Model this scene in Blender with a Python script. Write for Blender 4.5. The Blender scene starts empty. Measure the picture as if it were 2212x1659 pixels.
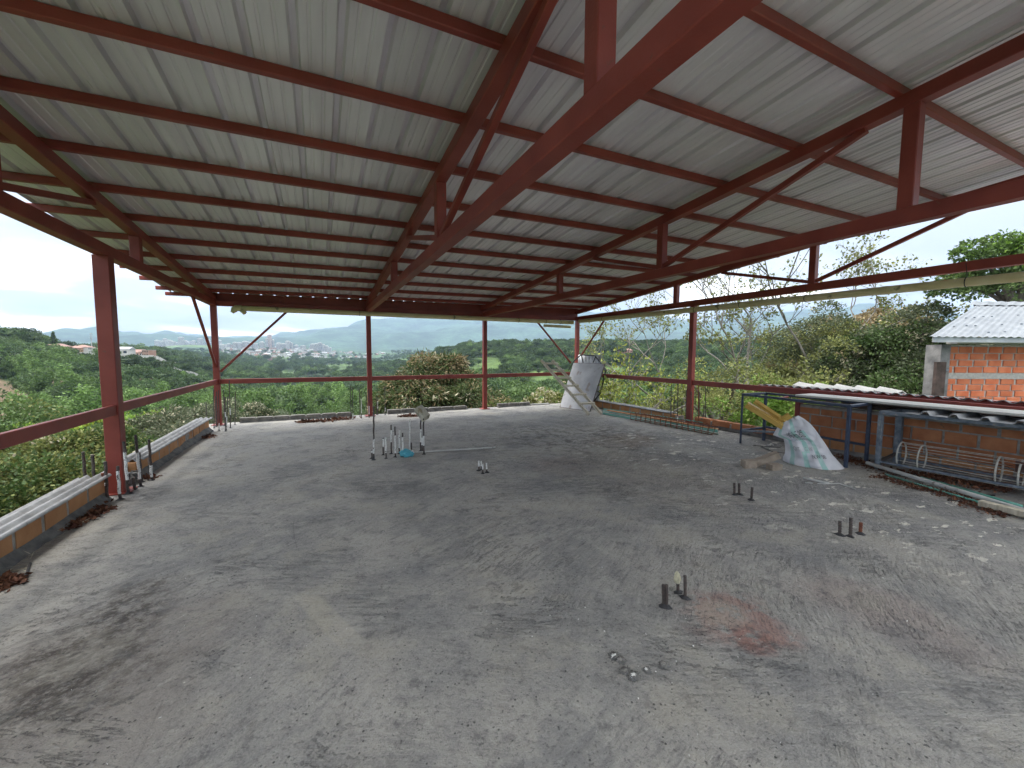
import bpy, bmesh, math, random
import numpy as np
from mathutils import Vector, Matrix, noise
rad = math.radians
random.seed(7); np.random.seed(7)
S = bpy.context.scene
COL = S.collection

# ------------------------------------------------------------------ camera
YAW, PITCH, ROLL, FPX, EYE = 0.4495, 0.0737, 0.0054, 863.49, 1.6
fwd = Vector((math.sin(YAW)*math.cos(PITCH), math.cos(YAW)*math.cos(PITCH), -math.sin(PITCH)))
rt0 = Vector((math.cos(YAW), -math.sin(YAW), 0)); up0 = rt0.cross(fwd)
rt = rt0*math.cos(ROLL) + up0*math.sin(ROLL); up = -rt0*math.sin(ROLL) + up0*math.cos(ROLL)
cam_data = bpy.data.cameras.new('camera'); cam = bpy.data.objects.new('camera', cam_data); COL.objects.link(cam)
M = Matrix((rt, up, -fwd)).transposed().to_4x4(); M.translation = (0, 0, EYE); cam.matrix_world = M
cam_data.sensor_width = 36; cam_data.lens = FPX/2212*36
cam_data.clip_start = 0.05; cam_data.clip_end = 40000
S.camera = cam

# ------------------------------------------------------------------ sky, sun, exposure
SUN_EL, SUN_AZ = 64, -35          # elevation; azimuth clockwise from +Y
w = bpy.data.worlds.new('World'); S.world = w; w.use_nodes = True
nt = w.node_tree; nt.nodes.clear()
def N(t, kind, **kw):
    n = t.nodes.new(kind)
    for k, v in kw.items():
        if k.startswith('i_'): n.inputs[k[2:].replace('_', ' ')].default_value = v
        else: setattr(n, k, v)
    return n
L = lambda t, a, b: t.links.new(a, b)
out = N(nt, 'ShaderNodeOutputWorld'); bg = N(nt, 'ShaderNodeBackground'); bg.inputs['Strength'].default_value = 0.1
sky = N(nt, 'ShaderNodeTexSky', sky_type='NISHITA', sun_disc=False)
sky.sun_elevation = rad(SUN_EL); sky.sun_rotation = rad(SUN_AZ); sky.dust_density = 2.0; sky.altitude = 1200
tc = N(nt, 'ShaderNodeTexCoord'); sep = N(nt, 'ShaderNodeSeparateXYZ'); L(nt, tc.outputs['Generated'], sep.inputs[0])
zc = N(nt, 'ShaderNodeMath', operation='MAXIMUM'); L(nt, sep.outputs['Z'], zc.inputs[0]); zc.inputs[1].default_value = 0.0
za = N(nt, 'ShaderNodeMath', operation='ADD'); L(nt, zc.outputs[0], za.inputs[0]); za.inputs[1].default_value = 0.16
dx = N(nt, 'ShaderNodeMath', operation='DIVIDE'); L(nt, sep.outputs['X'], dx.inputs[0]); L(nt, za.outputs[0], dx.inputs[1])
dy = N(nt, 'ShaderNodeMath', operation='DIVIDE'); L(nt, sep.outputs['Y'], dy.inputs[0]); L(nt, za.outputs[0], dy.inputs[1])
cb = N(nt, 'ShaderNodeCombineXYZ'); L(nt, dx.outputs[0], cb.inputs[0]); L(nt, dy.outputs[0], cb.inputs[1])
n1 = N(nt, 'ShaderNodeTexNoise'); n1.inputs['Scale'].default_value = 0.8; n1.inputs['Detail'].default_value = 7; n1.inputs['Roughness'].default_value = 0.5; n1.inputs['Distortion'].default_value = 0.35
L(nt, cb.outputs[0], n1.inputs['Vector'])
n2 = N(nt, 'ShaderNodeTexNoise'); n2.inputs['Scale'].default_value = 0.33; n2.inputs['Detail'].default_value = 3
L(nt, cb.outputs[0], n2.inputs['Vector'])
cr = N(nt, 'ShaderNodeValToRGB')            # cloud brightness (before the 0.1 strength)
e = cr.color_ramp.elements
e[0].position = 0.43; e[0].color = (1.5, 1.62, 1.78, 1)
e[1].position = 0.72; e[1].color = (15, 14.9, 14.5, 1)
m = cr.color_ramp.elements.new(0.545); m.color = (2.25, 2.33, 2.42, 1); m = cr.color_ramp.elements.new(0.61); m.color = (5.2, 5.2, 5.1, 1)
L(nt, n1.outputs[0], cr.inputs[0])
cov = N(nt, 'ShaderNodeMapRange'); L(nt, n2.outputs[0], cov.inputs[0])
cov.inputs[1].default_value = 0.30; cov.inputs[2].default_value = 0.42; cov.inputs[3].default_value = 0.55; cov.inputs[4].default_value = 1.0
# low over the horizon the cloud deck always closes up
hz = N(nt, 'ShaderNodeMapRange'); L(nt, zc.outputs[0], hz.inputs[0]); hz.inputs[1].default_value = 0.0; hz.inputs[2].default_value = 0.22; hz.inputs[3].default_value = 0.5; hz.inputs[4].default_value = 0.0
cova = N(nt, 'ShaderNodeMath', operation='ADD', use_clamp=True); L(nt, cov.outputs[0], cova.inputs[0]); L(nt, hz.outputs[0], cova.inputs[1])
mx = N(nt, 'ShaderNodeMix', data_type='RGBA'); L(nt, cova.outputs[0], mx.inputs['Factor']); L(nt, sky.outputs[0], mx.inputs['A']); L(nt, cr.outputs[0], mx.inputs['B'])
el_g = N(nt, 'ShaderNodeMath', operation='MULTIPLY_ADD'); L(nt, zc.outputs[0], el_g.inputs[0]); el_g.inputs[1].default_value = 2.1; el_g.inputs[2].default_value = 0.80   # overcast sky: about twice as bright overhead as low down
vm = N(nt, 'ShaderNodeVectorMath', operation='SCALE'); L(nt, mx.outputs['Result'], vm.inputs[0]); L(nt, el_g.outputs[0], vm.inputs['Scale'])
L(nt, vm.outputs[0], bg.inputs['Color']); L(nt, bg.outputs[0], out.inputs[0])
sd = bpy.data.lights.new('sun', 'SUN'); sd.energy = 1.0; sd.angle = rad(24); sd.color = (1, .96, .9)
so = bpy.data.objects.new('sun', sd); COL.objects.link(so)
sdir = Vector((math.sin(rad(SUN_AZ))*math.cos(rad(SUN_EL)), math.cos(rad(SUN_AZ))*math.cos(rad(SUN_EL)), math.sin(rad(SUN_EL))))
so.rotation_euler = sdir.to_track_quat('Z', 'Y').to_euler(); so.location = sdir*50
S.view_settings.view_transform = 'Standard'; S.view_settings.look = 'None'; S.view_settings.gamma = 1
S.view_settings.use_curve_mapping = False; S.view_settings.exposure = 2.25
S.render.engine = 'CYCLES'; cy = S.cycles
cy.use_denoising = True; cy.max_bounces = 6; cy.diffuse_bounces = 4; cy.glossy_bounces = 3; cy.volume_bounces = 1
cy.transparent_max_bounces = 6; cy.sample_clamp_indirect = 8; cy.caustics_reflective = False; cy.caustics_refractive = False

# ------------------------------------------------------------------ picture geometry -> world
def ray(px, py): return fwd + rt*((px-1106)/FPX) - up*((py-829.5)/FPX)
def at_x(px, py, X): d = ray(px, py); return d*(X/d.x) + Vector((0, 0, EYE))
def at_y(px, py, Y): d = ray(px, py); return d*(Y/d.y) + Vector((0, 0, EYE))
def at_z(px, py, Z): d = ray(px, py); return d*((Z-EYE)/d.z) + Vector((0, 0, EYE))
FX, FY = 0.0026, -0.0102
def fz(x, y): return FX*x + FY*y
def fl(px, py):
    d = ray(px, py); t = -EYE/(d.z - FX*d.x - FY*d.y); return d*t + Vector((0, 0, EYE))
def at_base(px, py, base):      # point above/near `base` on the ray through the pixel
    n = Vector((base.x, base.y, 0)).normalized(); d = ray(px, py); return d*(n.dot(base)/n.dot(d)) + Vector((0, 0, EYE))
def at_r(px, py, r):            # horizontal distance r
    d = ray(px, py); return d*(r/math.hypot(d.x, d.y)) + Vector((0, 0, EYE))
def Z(ox, oy, wd, zw=2212):     # reader for enlarged crops of the survey picture
    s = wd/zw
    return lambda x, y: ((ox+x*s)/1.8228, (oy+y*s)/1.8228)

# ------------------------------------------------------------------ materials
MATS = {}
def mat(name, c1, c2=None, rough=0.7, scale=8, detail=5, bump=0.0, bscale=None, metal=0.0, spec=0.5, lo=.35, hi=.65, coord='Object', stretch=None, trans=0, island=0.0, rnd=0.0, spots=None):
    m = bpy.data.materials.new(name); m.use_nodes = True; t = m.node_tree; b = t.nodes['Principled BSDF']
    c2 = c2 or c1
    co = N(t, 'ShaderNodeTexCoord'); v = co.outputs[coord]
    if stretch:
        mp = N(t, 'ShaderNodeMapping'); mp.inputs['Scale'].default_value = stretch; L(t, v, mp.inputs[0]); v = mp.outputs[0]
    n = N(t, 'ShaderNodeTexNoise'); n.inputs['Scale'].default_value = scale; n.inputs['Detail'].default_value = detail; L(t, v, n.inputs['Vector'])
    r = N(t, 'ShaderNodeMapRange'); r.inputs[1].default_value = lo; r.inputs[2].default_value = hi; L(t, n.outputs[0], r.inputs[0])
    x = N(t, 'ShaderNodeMix', data_type='RGBA'); x.inputs['A'].default_value = (*c1, 1); x.inputs['B'].default_value = (*c2, 1)
    L(t, r.outputs[0], x.inputs['Factor']); colr = x.outputs['Result']
    if spots:
        sc, thr, colS = spots
        n3 = N(t, 'ShaderNodeTexNoise'); n3.inputs['Scale'].default_value = sc; n3.inputs['Detail'].default_value = 6; L(t, v, n3.inputs['Vector'])
        r3 = N(t, 'ShaderNodeMapRange'); r3.inputs[1].default_value = thr; r3.inputs[2].default_value = thr+.04; L(t, n3.outputs[0], r3.inputs[0])
        x3 = N(t, 'ShaderNodeMix', data_type='RGBA'); L(t, r3.outputs[0], x3.inputs['Factor']); L(t, colr, x3.inputs['A']); x3.inputs['B'].default_value = (*colS, 1); colr = x3.outputs['Result']
    if island or rnd:
        g = N(t, 'ShaderNodeNewGeometry'); oi = N(t, 'ShaderNodeObjectInfo')
        src = g.outputs['Random Per Island'] if island else oi.outputs['Random']
        amt = island or rnd
        r2 = N(t, 'ShaderNodeMapRange'); r2.inputs[3].default_value = 1-amt; r2.inputs[4].default_value = 1+amt; L(t, src, r2.inputs[0])
        hs = N(t, 'ShaderNodeHueSaturation'); L(t, r2.outputs[0], hs.inputs['Value']); L(t, colr, hs.inputs['Color']); colr = hs.outputs[0]
        if island and rnd:
            r4 = N(t, 'ShaderNodeMapRange'); r4.inputs[3].default_value = 1-rnd; r4.inputs[4].default_value = 1+rnd; L(t, oi.outputs['Random'], r4.inputs[0])
            h2 = N(t, 'ShaderNodeHueSaturation'); L(t, r4.outputs[0], h2.inputs['Value']); L(t, colr, h2.inputs['Color']); colr = h2.outputs[0]
    L(t, colr, b.inputs['Base Color'])
    b.inputs['Roughness'].default_value = rough; b.inputs['Metallic'].default_value = metal; b.inputs['Specular IOR Level'].default_value = spec
    if bump:
        nb = N(t, 'ShaderNodeTexNoise'); nb.inputs['Scale'].default_value = bscale or scale*4; nb.inputs['Detail'].default_value = 4; L(t, v, nb.inputs['Vector'])
        bp = N(t, 'ShaderNodeBump'); bp.inputs['Strength'].default_value = bump; bp.inputs['Distance'].default_value = 0.02; L(t, nb.outputs[0], bp.inputs['Height']); L(t, bp.outputs[0], b.inputs['Normal'])
    if trans:
        tl = N(t, 'ShaderNodeBsdfTranslucent'); L(t, colr, tl.inputs[0]); ms = N(t, 'ShaderNodeMixShader'); ms.inputs[0].default_value = trans
        o = t.nodes['Material Output']; L(t, b.outputs[0], ms.inputs[1]); L(t, tl.outputs[0], ms.inputs[2]); L(t, ms.outputs[0], o.inputs[0])
    MATS[name] = m; return m

steel = mat('red_oxide_paint', (.205, .031, .022), (.295, .054, .037), rough=.48, scale=2.2, bump=.10, bscale=60, spots=(11, .68, (.20, .06, .04)))
zinc = mat('zinc_sheet', (.74, .69, .74), (.84, .80, .835), rough=.38, scale=1.6, metal=.28, stretch=(5, .5, 1), bump=.03, bscale=3, rnd=.09, spots=(3.2, .70, (.55, .53, .53)))
zinc_out = mat('zinc_sheet_weathered', (.50, .51, .53), (.68, .69, .71), rough=.45, scale=4, metal=.25, bump=.05)
rust = mat('rusty_steel', (.13, .042, .024), (.25, .09, .045), rough=.85, scale=30, bump=.3)
darksteel = mat('dark_bare_steel', (.045, .038, .036), (.10, .075, .065), rough=.7, scale=40, bump=.3)
paintwhite = mat('chalky_white_paint', (.55, .55, .53), (.75, .75, .72), rough=.8, scale=60, lo=.3, hi=.5, spots=(45, .60, (.12, .10, .09)))
tar = mat('black_tar', (.012, .012, .014), (.03, .03, .034), rough=.55, scale=40, bump=.5)
pvc = mat('cream_pvc', (.60, .51, .26), (.68, .60, .36), rough=.4, scale=4, spots=(6, .66, (.26, .22, .13)))
blackwire = mat('black_wire', (.02, .02, .02), rough=.6)
clay = mat('fired_clay', (.36, .13, .055), (.50, .215, .10), rough=.9, scale=4, bump=.25, bscale=50, rnd=.18, spots=(7, .66, (.20, .14, .10)))
clay_ochre = mat('ochre_fired_clay', (.40, .19, .08), (.50, .26, .12), rough=.9, scale=5, bump=.2, bscale=50, rnd=.12, spots=(9, .68, (.16, .13, .10)))
clay_house = mat('orange_fired_clay', (.62, .165, .07), (.74, .25, .12), rough=.9, scale=6, bump=.2, bscale=60, rnd=.12, spots=(11, .70, (.55, .42, .33)))
mortar = mat('grey_mortar', (.24, .23, .21), (.38, .36, .33), rough=.95, scale=14, bump=.6, bscale=60)
skirt = mat('dark_cement_fillet', (.10, .10, .10), (.20, .195, .18), rough=.9, scale=9, bump=.6, bscale=40)
block = mat('grey_block', (.13, .125, .115), (.24, .225, .20), rough=.95, scale=9, bump=.5, rnd=.12)
conc = mat('pale_concrete', (.30, .30, .29), (.44, .44, .42), rough=.9, scale=5, bump=.3)
conc_dark = mat('stained_concrete', (.14, .14, .14), (.30, .29, .28), rough=.9, scale=5, bump=.3)
wood = mat('weathered_pale_wood', (.42, .37, .28), (.60, .55, .44), rough=.85, scale=3, stretch=(14, 14, 1.2), bump=.3, bscale=10)
wood_dark = mat('dark_old_plank', (.05, .035, .03), (.13, .09, .075), rough=.9, scale=5, bump=.4)
board = mat('grey_cement_board', (.38, .38, .40), (.56, .56, .57), rough=.8, scale=2.2, bump=.08, spots=(3, .60, (.33, .29, .27)))
blueframe = mat('navy_painted_steel', (.02, .032, .065), (.045, .065, .11), rough=.5, scale=14, spots=(12, .68, (.16, .10, .08)))
greyframe = mat('dusty_blue_grey_steel', (.10, .13, .17), (.22, .25, .28), rough=.6, scale=14, spots=(14, .62, (.30, .29, .27)))
greenpipe = mat('green_conduit', (.09, .30, .24), (.14, .40, .33), rough=.45, scale=5)
whitepipe = mat('dusty_white_pvc', (.48, .48, .46), (.64, .64, .61), rough=.5, scale=5, spots=(9, .63, (.25, .22, .19)))
panelwhite = mat('off_white_panel', (.50, .48, .43), (.62, .60, .55), rough=.6, scale=4)
yellow = mat('yellow_gutter', (.50, .30, .06), (.60, .40, .11), rough=.45, scale=3, spots=(7, .66, (.32, .20, .06)))
leafdry = mat('dry_leaves', (.07, .024, .014), (.17, .075, .038), rough=.9, scale=6, island=.5)
rubble = mat('brick_rubble', (.28, .23, .18), (.40, .33, .26), rough=.95, scale=12, bump=.5)
cloth = mat('blue_cloth', (.07, .33, .42), (.12, .43, .52), rough=.9, scale=8, bump=.3)
canplastic = mat('cream_plastic', (.50, .46, .36), (.66, .62, .51), rough=.5, scale=3, trans=.25, spots=(5, .62, (.36, .31, .20)))
foam = mat('cream_foam', (.5, .47, .33), (.62, .58, .42), rough=.95, scale=40, bump=.6)
brownsheet = mat('brown_metal_sheet', (.10, .06, .055), (.17, .11, .10), rough=.6, scale=8)
fibre = mat('fibre_cement_cap', (.26, .265, .27), (.42, .425, .43), rough=.8, scale=7, bump=.2, spots=(10, .66, (.22, .21, .20)))
bark = mat('grey_bark', (.10, .085, .07), (.20, .175, .15), rough=.95, scale=8, bump=.6, stretch=(1, 1, .3))
barkpale = mat('pale_bark', (.15, .135, .115), (.27, .245, .21), rough=.95, scale=8, bump=.4)

def leafmat(name, c1, c2, sc=.6, isl=.35, rnd=.15, tr=.25, spots=None):
    return mat(name, c1, c2, rough=.6, scale=sc, detail=3, island=isl, rnd=rnd, trans=tr, spec=.25, lo=.38, hi=.62, spots=spots)
lf_mango = leafmat('mango_leaf', (.050, .078, .022), (.095, .125, .042), sc=1.2)
lf_mangotip = leafmat('mango_new_leaf', (.23, .17, .085), (.34, .27, .15), sc=1.5)
lf_cream = leafmat('cream_blossom', (.42, .38, .24), (.55, .50, .36), sc=2)
lf_lime = leafmat('lime_leaf', (.22, .26, .04), (.32, .35, .08), sc=1)
lf_bright = leafmat('bright_green_leaf', (.11, .20, .03), (.18, .28, .05), sc=1)
lf_olive = leafmat('grey_olive_leaf', (.085, .105, .055), (.15, .17, .10), sc=1)
lf_mid = leafmat('mid_green_leaf', (.058, .10, .028), (.10, .15, .05), sc=1)
lf_dark = leafmat('dark_green_leaf', (.045, .08, .028), (.08, .12, .048), sc=1)
lf_yell = leafmat("yellowing_leaf", (.16, .18, .055), (.25, .26, .09), sc=1.2)
lf_for = leafmat('forest_leaf', (.040, .075, .024), (.078, .120, .042), sc=.12, rnd=.35)
lf_for2 = leafmat('forest_leaf_light', (.075, .13, .034), (.12, .18, .055), sc=.12, rnd=.3)
lf_bam = leafmat('bamboo_leaf', (.085, .155, .035), (.15, .23, .065), sc=.1, rnd=.25)
lf_ban = leafmat('banana_leaf', (.06, .125, .035), (.11, .19, .065), sc=.2, rnd=.2)

# ------------------------------------------------------------------ mesh helpers
def me_obj(name, verts, faces, mats, parent=None, mi=None, smooth=False):
    me = bpy.data.meshes.new(name); me.from_pydata([tuple(v) for v in verts], [], faces)
    if not isinstance(mats, (list, tuple)): mats = [mats]
    for m_ in mats: me.materials.append(m_)
    if mi is not None: me.polygons.foreach_set('material_index', mi)
    if smooth: me.polygons.foreach_set('use_smooth', [True]*len(me.polygons))
    me.update()
    o = bpy.data.objects.new(name, me); COL.objects.link(o)
    if parent: o.parent = parent
    return o
def empty(name, label=None, cat=None, group=None, loc=(0, 0, 0), kind=None):
    o = bpy.data.objects.new(name, None); COL.objects.link(o); o.location = loc; o.empty_display_size = .1
    tag(o, label, cat, group, kind); return o
def tag(o, label=None, cat=None, group=None, kind=None):
    if label: o['label'] = label
    if cat: o['category'] = cat
    if group: o['group'] = group
    if kind: o['kind'] = kind
    return o
class MB:
    def __init__(s): s.v = []; s.f = []; s.m = []
    def add(s, vs, fs, mi=0):
        b = len(s.v); s.v += [Vector(x) for x in vs]; s.f += [tuple(b+i for i in f) for f in fs]; s.m += [mi]*len(fs); return s
    def box(s, c, size, R=None, mi=0, jit=0):
        c = Vector(c); hx, hy, hz = [a/2 for a in size]; vs = []
        for z in (-hz, hz):
            for x, y in ((-hx, -hy), (hx, -hy), (hx, hy), (-hx, hy)):
                p = Vector((x, y, z))
                if jit: p += Vector((random.uniform(-jit, jit), random.uniform(-jit, jit), random.uniform(-jit, jit)))
                vs.append(c + (R @ p if R else p))
        return s.add(vs, [(3, 2, 1, 0), (4, 5, 6, 7), (0, 1, 5, 4), (1, 2, 6, 5), (2, 3, 7, 6), (3, 0, 4, 7)], mi)
    def beam(s, a, b, w_, h_, mi=0, ch=.006, upv=(0, 0, 1)):     # rectangular tube with small chamfers
        a = Vector(a); b = Vector(b); d = (b-a).normalized(); u = Vector(upv)
        if abs(d.dot(u)) > .98: u = Vector((0, 1, 0))
        sx = d.cross(u).normalized(); sy = sx.cross(d).normalized(); W, H = w_/2, h_/2
        pr = [(-W+ch, -H), (W-ch, -H), (W, -H+ch), (W, H-ch), (W-ch, H), (-W+ch, H), (-W, H-ch), (-W, -H+ch)]
        vs = [p + sx*x + sy*y for p in (a, b) for x, y in pr]
        fs = [(i, (i+1) % 8, 8+(i+1) % 8, 8+i) for i in range(8)] + [tuple(range(7, -1, -1)), tuple(range(8, 16))]
        return s.add(vs, fs, mi)
    def tube(s, pts, r, n=8, mi=0, caps=True, rs=None):
        pts = [Vector(p) for p in pts]; b = len(s.v); prev = None
        for i, p in enumerate(pts):
            d = (pts[min(i+1, len(pts)-1)] - pts[max(i-1, 0)]).normalized()
            if prev is None:
                q = Vector((0, 0, 1)) if abs(d.z) < .9 else Vector((1, 0, 0)); sx = d.cross(q).normalized()
            else: sx = (prev - d*prev.dot(d)).normalized()
            prev = sx; sy = d.cross(sx); rr = rs[i] if rs else r
            for k in range(n):
                a = 2*math.pi*k/n; s.v.append(p + sx*(rr*math.cos(a)) + sy*(rr*math.sin(a)))
        for i in range(len(pts)-1):
            for k in range(n):
                s.f.append((b+i*n+k, b+i*n+(k+1) % n, b+(i+1)*n+(k+1) % n, b+(i+1)*n+k)); s.m.append(mi)
        if caps:
            s.f.append(tuple(b+k for k in range(n-1, -1, -1))); s.m.append(mi)
            e_ = b+(len(pts)-1)*n; s.f.append(tuple(e_+k for k in range(n))); s.m.append(mi)
        return s
    def build(s, name, mats, parent=None, smooth=False): return me_obj(name, s.v, s.f, mats, parent, s.m, smooth)
def part(name, mb, mats, parent, label=None, smooth=False):
    o = mb.build(name, mats, parent, smooth)
    if label: o['label'] = label
    return o
def fbm(x, y, z=0, o=4): return noise.fractal(Vector((x, y, z)), 1.0, 2.0, o)

# ================================================================== STRUCTURE: slab
def floor_mat():
    m = bpy.data.materials.new('cement_screed'); m.use_nodes = True; t = m.node_tree; b = t.nodes['Principled BSDF']
    g = N(t, 'ShaderNodeTexCoord'); P = g.outputs['Object']
    def noi(scale, detail=5, rough=.55, vec=None, dist=0):
        n = N(t, 'ShaderNodeTexNoise'); n.inputs['Scale'].default_value = scale; n.inputs['Detail'].default_value = detail; n.inputs['Roughness'].default_value = rough; n.inputs['Distortion'].default_value = dist
        L(t, vec or P, n.inputs['Vector']); return n.outputs[0]
    def rng(x, a, b_, c=0, d=1):
        r = N(t, 'ShaderNodeMapRange', interpolation_type='SMOOTHSTEP'); L(t, x, r.inputs[0])
        for i, v in enumerate((a, b_, c, d)): r.inputs[i+1].default_value = v
        return r.outputs[0]
    def mixc(f, A, B):
        x = N(t, 'ShaderNodeMix', data_type='RGBA')
        if isinstance(f, float): x.inputs['Factor'].default_value = f
        else: L(t, f, x.inputs['Factor'])
        for nm, q in (('A', A), ('B', B)):
            if isinstance(q, tuple): x.inputs[nm].default_value = (*q, 1)
            else: L(t, q, x.inputs[nm])
        return x.outputs['Result']
    def mth(op, a, b_=None):
        n = N(t, 'ShaderNodeMath', operation=op)
        for i, q in enumerate((a, b_)):
            if q is None: continue
            if isinstance(q, (int, float)): n.inputs[i].default_value = q
            else: L(t, q, n.inputs[i])
        return n.outputs[0]
    def spot(x, y, r, soft=.4, sx=1, sy=1, wob=.7):      # soft stain centred on a floor position
        mp = N(t, 'ShaderNodeMapping'); mp.inputs['Location'].default_value = (-x*sx, -y*sy, 0); mp.inputs['Scale'].default_value = (sx, sy, 0); L(t, P, mp.inputs[0])
        ln = N(t, 'ShaderNodeVectorMath', operation='LENGTH'); L(t, mp.outputs[0], ln.inputs[0])
        d = mth('ADD', ln.outputs[1], mth('MULTIPLY', mth('SUBTRACT', noi(2.3, 5), .5), wob*2*r))
        return rng(d, r*(1-soft), r*(1+soft*.4), 1, 0)
    # brush strokes: warped, stretched noise; the strokes change direction over the slab
    wn = N(t, 'ShaderNodeTexNoise'); wn.inputs['Scale'].default_value = .42; wn.inputs['Detail'].default_value = 2; L(t, P, wn.inputs['Vector'])
    wv = N(t, 'ShaderNodeVectorMath', operation='SCALE'); L(t, wn.outputs['Color'], wv.inputs[0]); wv.inputs['Scale'].default_value = .6
    wa = N(t, 'ShaderNodeVectorMath', operation='ADD'); L(t, P, wa.inputs[0]); L(t, wv.outputs[0], wa.inputs[1])
    def stroke(rot, sx, sy, scale, det=5, rough=.6):
        mp = N(t, 'ShaderNodeMapping'); mp.inputs['Rotation'].default_value = (0, 0, rad(rot)); L(t, wa.outputs[0], mp.inputs[0])
        m2 = N(t, 'ShaderNodeMapping'); m2.inputs['Scale'].default_value = (sx, sy, 1); L(t, mp.outputs[0], m2.inputs[0])
        return noi(scale, det, rough, m2.outputs[0])
    sA = stroke(-32, .42, 2.2, 10, 8, .72); sB = stroke(28, .46, 2.0, 9, 8, .72)
    sel = rng(noi(.55, 2), .42, .58)
    st = mth('ADD', mth('MULTIPLY', sA, mth('SUBTRACT', 1, sel)), mth('MULTIPLY', sB, sel))
    big = noi(.8, 6, .6); med = noi(3.2, 7, .62); fine = noi(26, 6, .7); grit = noi(120, 3, .7)
    c = mixc(rng(big, .38, .62), (.262, .256, .244), (.385, .366, .33))
    c = mixc(mth('MULTIPLY', rng(med, .48, .70), .55), c, (.42, .405, .365))
    c = mixc(mth('MULTIPLY', rng(st, .50, .36), .50), c, (.11, .111, .115))
    c = mixc(mth('MULTIPLY', rng(st, .56, .70), .35), c, (.45, .435, .40))
    c = mixc(mth('MULTIPLY', rng(fine, .50, .72), .38), c, (.11, .11, .11))
    c = mixc(mth('MULTIPLY', rng(grit, .35, .7), .35), c, (.50, .485, .45))
    # damp / dirty edges of the slab
    nA = fl(150, 1500); nB = fl(60, 1420)
    c = mixc(mth('MULTIPLY', spot(nA.x, nA.y, .75, .6, 1, .8), .5), c, (.30, .255, .215))
    q = fl(200, 1400); c = mixc(mth('MULTIPLY', mth('MULTIPLY', spot(q.x, q.y, .32, .5, 1, .45), rng(noi(14, 7, .75), .40, .60)), .9), c, (.07, .055, .043))
    q = fl(130, 1470); c = mixc(mth('MULTIPLY', mth('MULTIPLY', spot(q.x, q.y, .45, .6), rng(noi(17, 7, .75), .42, .62)), .85), c, (.08, .062, .05))
    q = fl(690, 1330); c = mixc(mth('MULTIPLY', spot(q.x, q.y, .13, .35, 1.6, .55, .25), .45), c, (.40, .375, .30))
    q = fl(680, 1440); c = mixc(mth('MULTIPLY', spot(q.x, q.y, .14, .6, 1.3, .8), .3), c, (.40, .375, .30))
    tear = noi(5.5, 8, .75)
    q = fl(1575, 1335); m1 = mth('MULTIPLY', spot(q.x, q.y, .30, .5, 1.0, 1.0, 1.1), rng(tear, .40, .50)); c = mixc(mth('MULTIPLY', m1, .7), c, (.36, .20, .165))
    q = fl(1630, 1385); m1 = mth('MULTIPLY', spot(q.x, q.y, .13, .5, 1, 1, 1.1), rng(tear, .36, .46)); c = mixc(mth('MULTIPLY', m1, .75), c, (.34, .17, .135))
    q = fl(1550, 1325); m1 = mth('MULTIPLY', spot(q.x, q.y, .15, .5, .8, 1.1, .8), rng(tear, .38, .48)); c = mixc(mth('MULTIPLY', m1, .7), c, (.43, .36, .30))
    q = fl(1900, 1320); c = mixc(mth('MULTIPLY', spot(q.x, q.y, .35, .7, 1, .7), .3), c, (.30, .19, .165))
    q = fl(1900, 1000+400); 
    q = fl(1380, 1010); c = mixc(mth('MULTIPLY', spot(q.x, q.y, 1.3, .8, 1, .7), .35), c, (.24, .185, .135))
    q = fl(1240, 940); c = mixc(mth('MULTIPLY', mth('MULTIPLY', spot(q.x, q.y, 1.8, .5), rng(noi(7, 5, .7), .48, .60)), .75), c, (.085, .07, .06))
    q = fl(1350, 950); c = mixc(mth('MULTIPLY', spot(q.x, q.y, .7, .7), .4), c, (.30, .20, .12))
    q = fl(640, 960); c = mixc(mth('MULTIPLY', spot(q.x, q.y, 2.6, .7, .8, 1), .45), c, (.40, .385, .35))
    # flaked screed: pale torn patches, thickest on the right-hand side
    reg = mth('MAXIMUM', spot(*fl(1500, 960).xy, 1.9, .6, .8, 1, .3), spot(*fl(1850, 1080).xy, 1.7, .7, 1, .8, .3))
    mpz = N(t, 'ShaderNodeMapping'); mpz.inputs['Rotation'].default_value = (0, 0, rad(25)); mpz.inputs['Scale'].default_value = (1, 1.9, 1); L(t, P, mpz.inputs[0])
    fn = noi(3.4, 9, .68, mpz.outputs[0])
    flk = mth('MULTIPLY', reg, rng(fn, .592, .604)); 
    fn2 = noi(9.5, 8, .62, mpz.outputs[0]); flk = mth('MAXIMUM', flk, mth('MULTIPLY', mth('ADD', mth('MULTIPLY', reg, .7), .12), rng(fn2, .675, .685)))
    flk = mth('MAXIMUM', flk, mth('MULTIPLY', rng(fn2, .745, .755), .8))
    # reddish clay dust left of the middle
    q = fl(1190, 1000); c = mixc(mth('MULTIPLY', spot(q.x, q.y, .5, .7), .3), c, (.26, .17, .14))
    st2 = stroke(-27, .55, 3.2, 20, 6, .75); vv = N(t, 'ShaderNodeTexVoronoi', feature='DISTANCE_TO_EDGE'); vv.inputs['Scale'].default_value = 2.1; L(t, wa.outputs[0], vv.inputs['Vector'])
    sxyz = N(t, 'ShaderNodeSeparateXYZ'); L(t, P, sxyz.inputs[0]); brm = mth('MULTIPLY', mth('ADD', rng(sxyz.outputs[0], .6, 3.2), .22), rng(noi(.9, 4), .40, .60))
    c = mixc(mth('MULTIPLY', mth('MULTIPLY', rng(st2, .48, .32), brm), .85), c, (.06, .06, .062)); c = mixc(mth('MULTIPLY', mth('MULTIPLY', rng(st2, .56, .72), brm), .6), c, (.52, .51, .47))
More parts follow.
